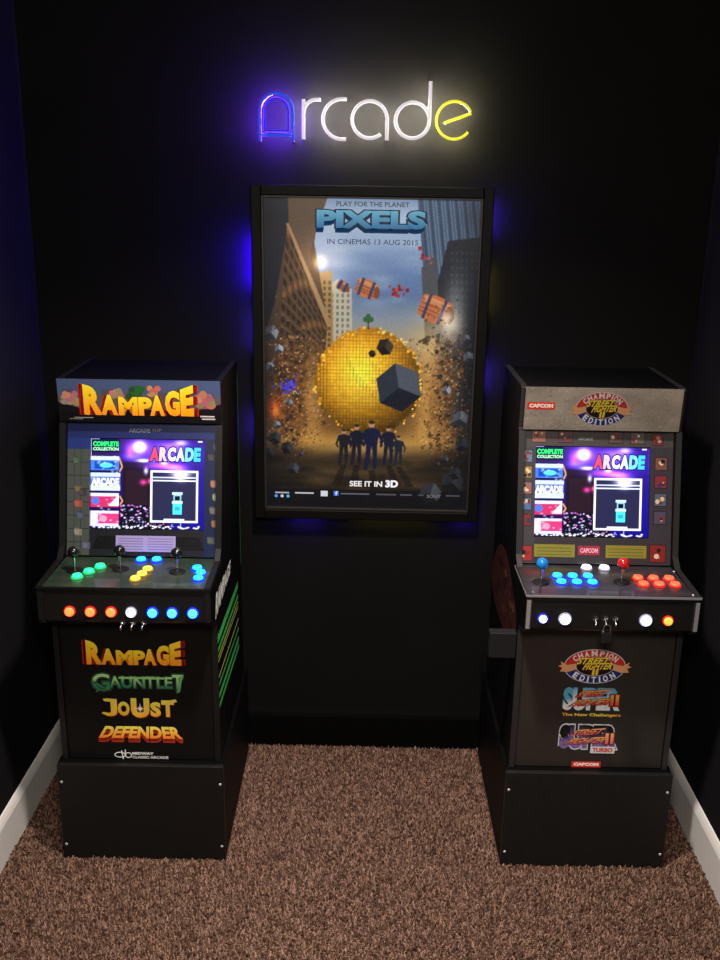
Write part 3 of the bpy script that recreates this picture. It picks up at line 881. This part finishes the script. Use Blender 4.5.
def make_riser(side):
    x, y, a = CABS[side]
    lab = {'left': 'low black riser box under the arcade machine with the green deck and yellow logos',
           'right': 'low dark grey riser box under the arcade machine with the red and blue joysticks'}[side]
    t = thing('cabinet_riser', lab, 'riser', (x, y, 0), a)
    h = RW / 2
    m = M['riser_l'] if side == 'left' else M['riser_r']
    bm = bmesh.new(); box(bm, -h, h, 0, .016, -0.0105, RH, .0015); obj('front_panel', bm, m, t)
    for s in (-1, 1):
        bm = bmesh.new(); box(bm, s * h - (.016 if s > 0 else 0), s * h + (.016 if s < 0 else 0), .0165, .640, -0.0105, RH, .001)
        obj('side_panel', bm, M['black_side'], t)
    bm = bmesh.new(); box(bm, -h + .0165, h - .0165, .0165, .638, RH - .018, RH - .0005); obj('top_panel', bm, M['black_side'], t)
    bm = bmesh.new(); box(bm, -h + .0165, h - .0165, .622, .638, -0.0105, RH - .019); obj('back_panel', bm, M['black_side'], t)
    for sx_ in (-.247, .247):
        for z in (.262, .040): screw(t, sx_ * .98, 0, z)

def button(t, x, y, z, m, rim, lab, axis='z', r=.0150):
    bm = bmesh.new()
    mt = Matrix.Translation((x, y, z))
    if axis == 'y': mt = mt @ Matrix.Rotation(math.pi / 2, 4, 'X')
    lathe(bm, [(r * 1.18, 0), (r * 1.16, .003), (r * 1.05, .0045), (r * .90, .0035)], 24, mt)
    o = obj('button', bm, rim, t); o['label'] = lab
    bm = bmesh.new()
    lathe(bm, [(r * .92, .0), (r * .92, .0075), (r * .84, .0098), (r * .4, .0094), (0, .0090)], 24, mt)
    obj('plunger', bm, m, o)

def joystick(t, x, y, z, ballm, lab):
    bm = bmesh.new()
    lathe(bm, [(0, 0.0004), (.024, .0004), (.024, .002), (.020, .0035), (.006, .0040), (0, .0040)], 28, Matrix.Translation((x, y, z)))
    o = obj('joystick', bm, M['washer'], t); o['label'] = lab
    bm = bmesh.new()
    lathe(bm, [(.0042, .002), (.0040, .040), (.0052, .042), (.0052, .046)], 16, Matrix.Translation((x, y, z)))
    obj('shaft', bm, M['chrome'], o)
    bm = bmesh.new()
    nb = bmesh.new(); bmesh.ops.create_uvsphere(nb, u_segments=28, v_segments=18, radius=.0170)
    for v in nb.verts: v.co += Vector((x, y, z + .058))
    for f in nb.faces: f.smooth = True
    merge(bm, nb); obj('ball', bm, ballm, o)

def toggle(t, x, y, z):
    bm = bmesh.new()
    mt = Matrix.Translation((x, y, z)) @ Matrix.Rotation(math.pi / 2, 4, 'X')
    lathe(bm, [(.0085, 0), (.0085, .0025), (.0060, .004), (.0048, .009), (0, .009)], 6, mt, smooth=False)
    o = obj('toggle_switch', bm, M['chrome'], t)
    bm = bmesh.new()
    tube(bm, [(x, y - .008, z), (x - .002, y - .017, z - .006), (x - .003, y - .024, z - .013)], .0028)
    obj('lever', bm, M['chrome'], o)

def make_cabinet(side):
    x, y, a = CABS[side]
    L = side == 'left'
    lab = ('arcade machine with green deck, three black joysticks and yellow block lettering' if L
           else 'arcade machine with grey speckled marquee, one blue and one red ball joystick')
    t = thing('arcade_cabinet', lab, 'arcade machine', (x, y, ZB + .0005), a)
    h = CW / 2; hi = h - ST
    for s in (-1, 1):
        bm = bmesh.new()
        prism(bm, PROFILE, s * h, s * (h - ST))
        sp = obj('side_panel', bm, M['black_side'], t)
        # edge moulding along the front outline
        bm = bmesh.new()
        pts = PROFILE[0:13]
        w = .0012
        xa, xb = sorted((s * (h + .0005), s * (h - ST - .0005)))
        for (ya, za), (yb, zb) in zip(pts, pts[1:]):
            d = math.hypot(yb - ya, zb - za); ny, nz = -(zb - za) / d * w, (yb - ya) / d * w
            prism(bm, [(ya, za), (yb, zb), (yb + ny, zb + nz), (ya + ny, za + nz)], xa, xb)
        obj('edge_moulding', bm, M['edge'] if L else M['edge_r'], sp)
        if L and s > 0:
            pr = Print((h, 0, -ZB), (0, 1, 0), (0, 0, 1))
            G, Y_ = (70, 190, 90), (190, 190, 90)
            for z0, z1, wd, c in [(.742, .722, .026, G), (.702, .676, .014, G), (.676, .650, .008, Y_), (.661, .632, .006, Y_), (.611, .588, .008, Y_), (.586, .553, .010, G), (.553, .520, .018, G), (.520, .490, .016, G)]:
                pr.poly([(.034, z0 - wd), (.50, z1 - wd), (.50, z1), (.034, z0)], c, 1)
            pr.poly([(.585, .75), (.600, .75), (.600, 1.44), (.585, 1.40)], (60, 130, 70), 1)
            sh = lambda xx, yy: (xx + .08 * yy, yy * (1 - .45 * xx) + .22 * xx)
            pr.text('RAMPAGE', (0.0, .808, .32, .882), (235, 240, 235), 2, off=.05, base=.05, warp=sh)
            pr.build('side_artwork', M['print'], sp)
        if (not L) and s < 0:
            pr = Print((-h, 0, -ZB), (0, -1, 0), (0, 0, 1))
            Q = [(.64, .71), (.58, .80), (.53, .85), (.44, .90), (.33, .91), (.24, .89), (.16, .85), (.10, .83), (.07, .80), (.06, .74), (.12, .72), (.15, .69), (.20, .665), (.30, .66), (.42, .655), (.52, .66)]
            pr.poly([(-b, z) for b, z in Q], (56, 26, 19), 1)
            rnd = random.Random(8)
            for _ in range(26):
                b, z = rnd.uniform(.12, .52), rnd.uniform(.69, .86); r_ = rnd.uniform(.012, .04)
                pr.poly([(-b - r_, z), (-b, z - r_ * .4), (-b + r_, z), (-b, z + r_ * .5)], rnd.choice([(80, 42, 25), (32, 15, 14), (88, 60, 32), (22, 12, 12)]), 2 + _ * .12)
            pr.build('side_artwork', M['print'], sp)
    # back, top, base
    bm = bmesh.new(); box(bm, -hi + .0005, hi - .0005, .590, .604, .004, 1.13); obj('back_panel', bm, M['black_side'], t)
    bm = bmesh.new(); box(bm, -hi + .0005, hi - .0005, .2445, .589, 1.126, 1.140, .001); obj('top_panel', bm, M['black_side'], t)
    bm = bmesh.new(); box(bm, -hi + .0005, hi - .0005, .055, .589, 0.001, .016); obj('base_panel', bm, M['black_side'], t)
    # kick panel
    bm = bmesh.new(); box(bm, -hi + .0005, hi - .0005, .037, .053, .001, .478, .001)
    kp = obj('kick_panel', bm, M['kick_l'] if L else M['kick_r'], t)
    def sheet(): return Print((0, .037, -ZB), (1, 0, 0), (0, 0, 1))
    def done(nm, lb):
        o = pr.build(nm, M['print'], kp); o['label'] = lb
    pr = sheet()
    if L:
        rampage(pr, -.150, .642, .132, .722)
        done('game_logo', 'yellow and red block lettering'); pr = sheet()
        # second word, green pointed lettering
        vg = lambda x, y: (175, 225, 150) if y > .55 else (60, 130, 90)
        for s_, a_, b_, zz0, zz1 in [('G', -.138, -.085, .556, .612), ('A', -.086, -.052, .566, .604), ('U', -.050, -.018, .566, .604), ('N', -.014, .020, .566, .604), ('T', .022, .050, .566, .604), ('L', .056, .078, .566, .604), ('E', .080, .102, .566, .604), ('T', .102, .134, .558, .612)]:
            pr.text(s_, (a_, zz0, b_, zz1), (34, 70, 50), 2, off=.09, base=.02); pr.text(s_, (a_, zz0, b_, zz1), (90, 170, 110), 3, off=.02, base=.02, grad=vg)
        pr.poly([(-.138, .590), (-.120, .566), (-.130, .548), (-.112, .560), (-.098, .558), (-.10, .566), (-.12, .580)], (60, 130, 90), 3)
        pr.poly([(.126, .606), (.138, .612), (.130, .590), (.124, .556), (.114, .550), (.120, .570)], (120, 190, 120), 3)
        pr.rect(-.058, .596, .078, .603, (150, 210, 130), 4)
        done('game_logo', 'green pointed lettering'); pr = sheet()
        # third word, gold
        for s_, a_, b_, zz0, zz1 in [('J', -.100, -.068, .470, .526), ('O', -.066, -.030, .472, .520), ('U', -.026, .030, .466, .532), ('S', .032, .064, .470, .520), ('T', .066, .104, .470, .526)]:
            extruded(pr, s_, (a_, zz0, b_, zz1), (250, 210, 60), (150, 40, 30), 2, off=.06, n=3, ddx=.002, ddy=-.003, grad=lambda x, y: (252, 180 + 60 * y, 50 + 40 * y))
        pr.poly([(-.072, .518), (-.104, .520), (-.110, .528), (-.096, .530), (-.066, .528)], (250, 220, 80), 4)
        pr.poly([(-.096, .470), (-.116, .480), (-.108, .484), (-.088, .480)], (250, 200, 60), 4)
        pr.poly([(.088, .526), (.110, .530), (.114, .522), (.096, .516)], (250, 220, 80), 4)
        for k_ in range(4):
            a_ = k_ * math.pi / 4; r_ = .020 if k_ % 2 == 0 else .011
            dx, dy = math.cos(a_) * r_, math.sin(a_) * r_; ex_, ey_ = -math.sin(a_) * .0022, math.cos(a_) * .0022
            pr.poly([(.002 + dx, .497 + dy), (.002 + ex_, .497 + ey_), (.002 - dx, .497 - dy), (.002 - ex_, .497 - ey_)], (255, 236, 230), 6 + k_ * .4)
        done('game_logo', 'gold rounded lettering with a star'); pr = sheet()
        # fourth word, widening towards the floor
        def trap(x, y): return (.5 + (x - .5) * (1.0 - .14 * y) + .02 * y, y)
        extruded(pr, 'DEFENDER', (-.130, .395, .128, .436), (245, 180, 50), (190, 60, 36), 2, off=.045, warp=trap, n=6, ddy=-.014, ddx=0, grad=lambda x, y: (250, 130 + 110 * y, 40 + 60 * y))
        done('game_logo', 'yellow slanted lettering with red depth'); pr = sheet()
        # maker's mark
        pr.ring(-.067, .337, .018, .010, .003, (235, 235, 235), 2, n=20)
        pr.ring(-.042, .336, .011, .010, .003, (235, 235, 235), 2, n=20)
        pr.line([(-.062, .352), (-.058, .322)], .0035, (235, 235, 235), 3); pr.line([(-.050, .356), (-.053, .332)], .003, (235, 235, 235), 3)
        pr.text('MIDWAY', (-.030, .338, .036, .347), (235, 235, 235), 2, off=.04, base=.04)
        pr.text('CLASSIC ARCADE', (-.030, .325, .080, .334), (225, 225, 225), 2, off=.03, base=.03)
        done('maker_mark', 'white looped mark with two lines of lettering')
    else:
        champion_logo(pr, -.006, .664, .218, .112)
        done('game_logo', 'red and blue oval logo with ribbon'); pr = sheet()
        b = (-.092, .517, .080, .594)
        pr.text('SUPER', b, (40, 60, 80), 1, off=.10, base=.06)
        pr.text('SUPER', b, (90, 170, 210), 2, off=.06, base=.06, grad=lambda x, y: (96, 168, 204) if y > .45 else (236, 240, 240))
        sf_overlay(pr, -.092, .515, .090, .600, 4)
        pr.text('The New Challengers', (-.092, .495, .086, .508), (230, 160, 70), 2, off=.04, base=.04, grad=lambda x, y: (236, 150 + 70 * math.sin(3.1 * x), 70))
        done('game_logo', 'blue and white lettering with orange overlay'); pr = sheet()
        b = (-.092, .388, .080, .466)
        pr.text('SUPER', b, (206, 210, 218), 1, off=.13, base=.06)
        pr.text('SUPER', b, (30, 26, 34), 2, off=.085, base=.06, grad=lambda x, y: (20, 18, 22) if y > .45 else (120, 96, 150))
        sf_overlay(pr, -.095, .385, .086, .470, 4, (210, 80, 90), (245, 180, 100), (90, 40, 60))
        pr.rect(.004, .372, .078, .395, (206, 210, 218), 5)
        pr.text('TURBO', (.010, .376, .072, .391), (200, 60, 40), 6, off=.05, base=.05)
        done('game_logo', 'dark violet outlined lettering with orange overlay'); pr = sheet()
        capcom(pr, -.049, .322, .040, .342)
        done('maker_mark', 'small red plate with white lettering')
    # control deck
    zt = .614
    bm = bmesh.new()
    prism(bm, [(-.0735, zt - .014), (-.0735, zt), (.158, zt + .0), (.158, zt - .014)], -h - .001, h + .001)
    dk = obj('control_deck', bm, M['plastic'], t)
    bm = bmesh.new()
    box(bm, -h - .0016, h + .0016, -.0758, -.0740, zt - .0055, zt + .0012, .0004)
    if not L:
        box(bm, -h - .0024, -h - .0012, -.0755, .150, zt - .0055, zt + .0010); box(bm, h + .0012, h + .0024, -.0755, .150, zt - .0055, zt + .0010)
    obj('deck_edge', bm, M['edge'] if L else M['silver_edge'], dk)
    # deck artwork
    W_, H_ = 120, 58
    cv = Canvas(W_, H_, 2, (50, 66, 52) if L else (58, 54, 60))
    rnd = random.Random(21 if L else 22)
    pal = [(70, 90, 60), (40, 60, 50), (84, 92, 70), (34, 44, 44), (90, 84, 60)] if L else [(80, 72, 80), (44, 40, 50), (96, 84, 84), (110, 90, 70), (60, 54, 80)]
    for _ in range(70):
        cv.blob(rnd.uniform(0, W_), rnd.uniform(0, H_), rnd.uniform(2, 9), rnd.uniform(1, 5), rnd.choice(pal), .5)
    if not L:
        for (xx, yy, c) in [(12, 16, (130, 40, 36)), (26, 10, (96, 96, 40)), (90, 12, (96, 60, 70)), (108, 20, (70, 60, 80))]: cv.blob(xx, yy, 8, 5, c, .6)
    pr = Print((0, 0, zt), (1, 0, 0), (0, 1, 0))
    pr.grid(cv.out(), -h, -.0725, h, .157)
    pr.build('deck_artwork', M['print_deck'], dk)
    # deck front box
    bm = bmesh.new()
    prism(bm, [(-.0705, zt - .0145), (-.0705, .513), (-.050, .498), (.0285, .481), (.0285, zt - .0145)], -hi + .0005, hi - .0005)
    df = obj('deck_front', bm, M['black_panel'], t)
    if not L:
        for s in (-1, 1):
            bm = bmesh.new(); box(bm, min(s * (h - .001), s * (h - .012)), max(s * (h - .001), s * (h - .012)), -.0745, -.0738, .512, zt - .015)
            obj('corner_strip', bm, M['silver_edge'], df)
    bz = zt + .0006
    if L:
        for bx, by in [(-.147, -.005), (-.124, .034), (-.102, .074)]: button(t, bx, by, bz, M['led_green'], M['rim_green'], 'green lit button')
        for bx, by in [(.021, -.016), (.032, .020), (.040, .058)]: button(t, bx, by, bz, M['led_yellow'], M['rim_yellow'], 'yellow lit button')
        for bx, by in [(.005, .132), (.051, .134), (.182, .072), (.198, .036), (.198, -.006)]: button(t, bx, by, bz, M['led_blue'], M['rim_blue'], 'blue lit button')
        for bx, m_, rm, lb in [(-.154, 'led_orange', 'rim_red', 'red lit front button'), (-.096, 'led_orange', 'rim_red', 'red lit front button'), (-.038, 'led_orange', 'rim_red', 'red lit front button'), (.018, 'led_white', 'rim_white', 'white lit front button'), (.078, 'led_cyan', 'rim_blue', 'blue lit front button'), (.133, 'led_cyan', 'rim_blue', 'blue lit front button'), (.191, 'led_cyan', 'rim_blue', 'blue lit front button')]:
            button(t, bx, -.0705, .540, M[m_], M[rm], lb, 'y', .0140)
        for jx, jy in [(-.168, .045), (-.040, .062), (.128, .048)]: joystick(t, jx, jy, bz, M['plastic'], 'black ball joystick')
        for tx in (-.008, .022, .052): toggle(t, tx, -.066, .507)
    else:
        for j in range(2):
            for i in range(3): button(t, -.133 + .0445 * i + (.003 if j else 0), .062 - .046 * j, bz, M['led_blue'], M['rim_blue'], 'blue lit button')
        for j in range(2):
            for i in range(3): button(t, .100 + .045 * i + (.004 if j else 0), .056 - .045 * j, bz, M['led_red'], M['rim_red'], 'red lit button')
        for bx in (-.033, .020): button(t, bx, .131, bz, M['led_white'], M['rim_white'], 'white lit button')
        for bx, m_, rm, r_, lb in [(-.193, 'led_white', 'rim_blue', .012, 'small blue lit front button'), (-.131, 'led_white', 'rim_white', .016, 'white lit front button'), (.095, 'led_white', 'rim_white', .016, 'white lit front button'), (.157, 'led_amber', 'rim_red', .013, 'amber lit front button')]:
            button(t, bx, -.0705, .543, M[m_], M[rm], lb, 'y', r_)
        joystick(t, -.188, .018, bz, M['blue_ball'], 'blue ball joystick')
        joystick(t, .046, .030, bz, M['red_ball'], 'red ball joystick')
        for tx in (-.046, -.018, .010): toggle(t, tx, -.0705, .546)
        for sx_, sy_ in [(-.225, -.055), (.225, -.055), (-.225, .12), (.225, .12)]: screw(t, sx_, sy_, zt + .0008, 'z', .004)
        bm = bmesh.new(); box(bm, -h - .080, -h - .0008, .040, .075, .362, .442, .002); o = obj('side_box', bm, M['grey_box'], t)
        o['label'] = 'dark grey box fixed to the left side'
    # bezel: a plate with an opening, leaning back
    def bzp(u, s, d=0.0):          # u across, s up the bezel, d towards the viewer
        n = Vector((0, -BU.z, BU.y))
        return Vector((u, 0, 0)) + BZ0 + BU * s + n * d
    SX0, SX1, SS0, SS1 = -.172, .172, .080, .354
    cshift = .014 if L else -.014
    SX0 += cshift; SX1 += cshift
    def bzbox(bm, u0, u1, s0, s1, d0, d1):
        c = [bzp(u, s, d) for d in (d0, d1) for s in (s0, s1) for u in (u0, u1)]
        v = [bm.verts.new(p) for p in c]
        for f in ((0, 1, 3, 2), (4, 6, 7, 5), (0, 4, 5, 1), (2, 3, 7, 6), (0, 2, 6, 4), (1, 5, 7, 3)): bm.faces.new([v[i] for i in f])
    bm = bmesh.new()
    e = hi - .0005
    bzbox(bm, -e, SX0, 0, BL, -.012, 0); bzbox(bm, SX1, e, 0, BL, -.012, 0)
    bzbox(bm, SX0, SX1, 0, SS0, -.012, 0); bzbox(bm, SX0, SX1, SS1, BL, -.012, 0)
    bz_ = obj('screen_bezel', bm, M['plastic'], t)
    pr = Print(BZ0, (1, 0, 0), BU)
    if L:
        blue, grid_bg, dk_ = (30, 46, 110), (66, 72, 70), (16, 18, 26)
        pr.rect(-e, SS1, e, BL, (24, 36, 92), 0); pr.rect(-e, .32, SX0, SS1, blue, 0)
        pr.rect(-e, .0, SX0, .32, grid_bg, 0)
        pr.rect(SX1, .0, e, SS1, (20, 28, 62), 0)
        pr.rect(SX0, 0, SX1, SS0, (24, 24, 32), 0)
        for i in range(8): pr.rect(-e, .04 * i, SX0, .04 * i + .002, (38, 40, 40), 1)
        for xx in (-.205, -.185): pr.rect(xx, 0, xx + .0015, .32, (40, 42, 42), 1.5)
        for (ax, az, c) in [(-.205, .285, (40, 60, 40)), (-.20, .20, (70, 60, 36)), (-.188, .19, (34, 30, 34)), (-.200, .155, (120, 50, 40)), (-.192, .120, (44, 50, 70)), (-.175, .03, (60, 60, 84)), (-.20, .07, (96, 92, 80)), (.208, .22, (110, 70, 66)), (.215, .18, (90, 110, 80)), (.206, .14, (60, 60, 64)), (.212, .10, (90, 60, 40)), (.20, .30, (26, 26, 34)), (.215, .33, (34, 30, 34)), (.20, .05, (40, 50, 40))]:
            for q in range(5):
                rr = .004 + .003 * ((q * 7) % 3); pr.rect(ax + .005 * (q % 3) - rr, az + .006 * (q % 2) - rr, ax + .005 * (q % 3) + rr, az + .006 * (q % 2) + rr, tuple(min(255, v + 9 * q) for v in c), 2 + .3 * q)
        pr.poly([(-.135, .060), (-.15, .02), (.19, .02), (.17, .060)], (8, 8, 12), 1)
        pr.rect(-.078, .014, .102, .062, (150, 140, 190), 2)
        for i in range(5): pr.rect(-.070, .020 + .008 * i, .004, .0225 + .008 * i, (112, 104, 156), 3); pr.rect(.018, .020 + .008 * i, .094, .0225 + .008 * i, (112, 104, 156), 3)
        pr.text('ARCADE', (-.042, .372, .022, .384), (120, 124, 150), 2, off=.04, base=.04); pr.text('1UP', (.030, .375, .056, .384), (130, 120, 120), 2, off=.03, base=.03)
    else:
        pr.rect(-e, SS1, e, BL, (64, 60, 58), 0); pr.rect(-e, 0, SX0, SS1, (58, 56, 60), 0); pr.rect(SX1, 0, e, SS1, (52, 48, 54), 0); pr.rect(SX0, 0, SX1, SS0, (50, 46, 48), 0)
        rnd = random.Random(30)
        def tile(ax, az, w_, h_, c):
            pr.rect(ax - w_ / 2 - .002, az - h_ / 2 - .002, ax + w_ / 2 + .002, az + h_ / 2 + .002, (26, 24, 26), 1)
            pr.rect(ax - w_ / 2, az - h_ / 2, ax + w_ / 2, az + h_ / 2, c, 2)
            for q in range(4):
                r_ = rnd.uniform(.003, .008); bx_ = ax + rnd.uniform(-.3, .3) * w_; bz__ = az + rnd.uniform(-.3, .3) * h_
                pr.ell(bx_, bz__, min(r_, w_ * .2), min(r_, h_ * .2), rnd.choice([(170, 120, 96), (120, 36, 36), (200, 180, 150), (44, 50, 80), (30, 26, 28)]), 3 + q * .3, 8)
        for i, c in enumerate([(90, 110, 140), (140, 110, 60), (130, 90, 84), (70, 100, 140), (110, 40, 40)]): tile(-.210, .322 - .048 * i, .026, .034, c)
        for i, c in enumerate([(110, 70, 60), (120, 40, 50), (80, 84, 100), (70, 66, 84)]): tile(.190, .305 - .054 * i, .034, .036, c)
        for ax, c in [(-.178, (130, 84, 70)), (-.098, (96, 50, 46)), (.052, (80, 60, 60)), (.118, (90, 80, 76))]: tile(ax, .383, .040, .036, c)
        tile(.178, .376, .03, .03, (120, 40, 38))
        pr.rect(-.045, .398, .0, .410, (110, 108, 40), 2); pr.text('ARCADE', (-.060, .372, -.016, .380), (150, 146, 150), 2, off=.03, base=.03)
        for i, x0_ in enumerate((-.185, .030)):
            pr.rect(x0_, .020, x0_ + .122, .058, (124, 118, 44), 2)
            for q in range(3): pr.rect(x0_ + .008, .026 + .010 * q, x0_ + .112, .0285 + .010 * q, (92, 86, 40), 3)
        pr.rect(-.053, .028, .012, .055, (150, 44, 60), 2); pr.text('CAPCOM', (-.047, .034, .006, .048), (214, 160, 170), 3, off=.04, base=.04)
        tile(-.208, .030, .032, .044, (140, 44, 40)); tile(.186, .035, .046, .05, (120, 36, 36))
    pr.build('bezel_artwork', M['print_gloss'], bz_)
    # screen
    bm = bmesh.new(); bzbox(bm, SX0 - .006, SX1 + .006, SS0 - .006, SS1 + .006, -.030, -.0125)
    sc = obj('screen', bm, M['plastic'], t)
    pr = Print(BZ0 + Vector((0, -BU.z, BU.y)) * -.0122, (1, 0, 0), BU)
    x0_, x1_, s0_, s1_ = SX0, SX1, SS0 + .002, SS1 - .002
    pr.grid(MENU, x0_, s0_, x1_, s1_)
    sw, shh = x1_ - x0_, s1_ - s0_
    def mb(u0, v0, u1, v1): return (x0_ + sw * u0 / 178, s1_ - shh * v1 / 142, x0_ + sw * u1 / 178, s1_ - shh * v0 / 142)
    pr.text('COMPLETE', mb(3, 4, 43, 12), (40, 235, 110), 2, off=.05, base=.05); pr.text('COLLECTION', mb(3, 13.5, 43, 18.5), (170, 240, 180), 2, off=.04, base=.04)
    pr.text('ARCADE', mb(1, 62, 44, 74), (255, 255, 255), 2, off=.05, base=.05)
    cols = [(240, 70, 90), (250, 190, 190), (250, 245, 240), (210, 240, 250), (120, 220, 250), (60, 190, 240)]
    edges = [91, 106, 119, 132, 146, 160, 171]
    for i, ch in enumerate('ARCADE'):
        sh = lambda xx, yy: (xx + .10 * yy, yy)
        pr.text(ch, mb(edges[i], 12, edges[i + 1] - .5, 34), (30, 30, 120), 2, off=.14, base=.06, warp=sh); pr.text(ch, mb(edges[i], 12, edges[i + 1] - .5, 34), cols[i], 3, off=.06, base=.06, warp=sh)
    so = pr.build('screen_image', M['screen'], sc); so['label'] = 'lit game menu'
    # marquee
    mwid = h - .0005 if L else h - .009
    bm = bmesh.new()
    prism(bm, [(.2365, 1.013), (.2285, 1.143), (.2405, 1.143), (.2485, 1.013)], -mwid, mwid)
    mq = obj('marquee', bm, M['plastic'], t)
    bm = bmesh.new(); box(bm, -e, e, .2495, .290, 1.0175, 1.026); obj('marquee_ledge', bm, M['plastic'], t)
    mo = Vector((0, .2365, 1.013)); mv = Vector((0, -.008, .130)); mh = mv.length; mvn = mv.normalized()
    e = mwid - .0015
    pr = Print(mo, (1, 0, 0), mvn)
    if L:
        pr.rect(-e, 0, e, mh, (70, 84, 122), 0)
        pr.poly([(-e, 0), (e, 0), (e, .082), (.15, .075), (.10, .085), (-.11, .086), (-.16, .078), (-e, .08)], (92, 80, 84), .5)
        for x_, w_, z_ in [(-.225, .03, .10), (-.16, .03, .088), (-.11, .03, .10), (.05, .04, .094), (.11, .03, .108), (.19, .03, .09)]: pr.rect(x_, 0, x_ + w_, z_, (78, 74, 84), .8)
        pr.rect(-e, 0, e, .030, (14, 12, 16), 1)
        pr.poly([(-e, .03), (-e, .06), (-.17, .04), (.17, .04), (e, .06), (e, .03)], (20, 16, 20), 1)
        # puffs of dust behind the lettering
        rnd = random.Random(9)
        def puff(cx_, cz_, r_, c, k0, n_=12):
            for q in range(n_):
                pr.ell(cx_ + rnd.uniform(-.7, .7) * r_, cz_ + rnd.uniform(-.6, .6) * r_, r_ * rnd.uniform(.35, .6), r_ * rnd.uniform(.3, .5), tuple(v * rnd.uniform(.72, 1.05) for v in c), k0 + q * .15, 12)
        puff(-.203, .073, .026, (190, 146, 122), 1.2, 16); puff(-.068, .090, .020, (196, 140, 116), 1.2); puff(.045, .095, .018, (196, 132, 110), 1.2); puff(-.010, .090, .024, (50, 96, 48), 1.2, 16); puff(.192, .072, .030, (176, 120, 100), 1.2, 16)
        rampage(pr, -.165, .022, .160, .116, 4)
        pr.rect(-.195, .012, -.140, .0145, (150, 146, 140), 3); pr.rect(-.21, .008, -.17, .010, (130, 126, 120), 3)
        pr.rect(.178, .020, .220, .024, (200, 196, 200), 3); pr.rect(.182, .012, .222, .016, (190, 186, 190), 3)
    else:
        cvm = Canvas(190, 54, 2, (118, 110, 100))
        rnd = random.Random(14)
        for _ in range(60): cvm.blob(rnd.uniform(0, 190), rnd.uniform(0, 54), rnd.uniform(6, 22), rnd.uniform(3, 10), rnd.choice([(146, 136, 122), (92, 86, 78), (108, 98, 88)]), .35)
        for _ in range(900):
            s_ = rnd.uniform(.4, 1.2); xx_ = rnd.uniform(0, 190); cvm.rect(xx_, (yy_ := rnd.uniform(0, 54)), xx_ + s_, yy_ + s_, rnd.choice([(84, 76, 66), (60, 54, 48), (176, 164, 146)]), .7)
        pr.grid(cvm.out(), -e, 0, e, mh)
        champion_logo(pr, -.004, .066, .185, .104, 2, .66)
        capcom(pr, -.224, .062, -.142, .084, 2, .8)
    pr.build('marquee_artwork', M['print_gloss'], mq)
    return t

MENU = menu_canvas()
for side in ('left', 'right'):
    make_riser(side)
    make_cabinet(side)

# padlock hanging from the toggle switches of the right cabinet
def padlock():
    cx, cy, a = CABS['right']
    t = thing('padlock', 'small black padlock hanging under the metal switches of the right arcade machine', 'padlock', (cx - .018 + .004, cy - .0855, ZB + .478), a)
    bm = bmesh.new(); box(bm, -.017, .017, -.007, .007, 0, .034, .004); obj('lock_body', bm, M['plastic'], t)
    bm = bmesh.new(); tube(bm, [(-.010, 0, .030), (-.010, 0, .046)] + [(.010 * -math.cos(k * math.pi / 8), 0, .046 + .010 * math.sin(k * math.pi / 8)) for k in range(1, 8)] + [(.010, 0, .046), (.010, 0, .030)], .0022)
    obj('shackle', bm, M['chrome'], t)
padlock()
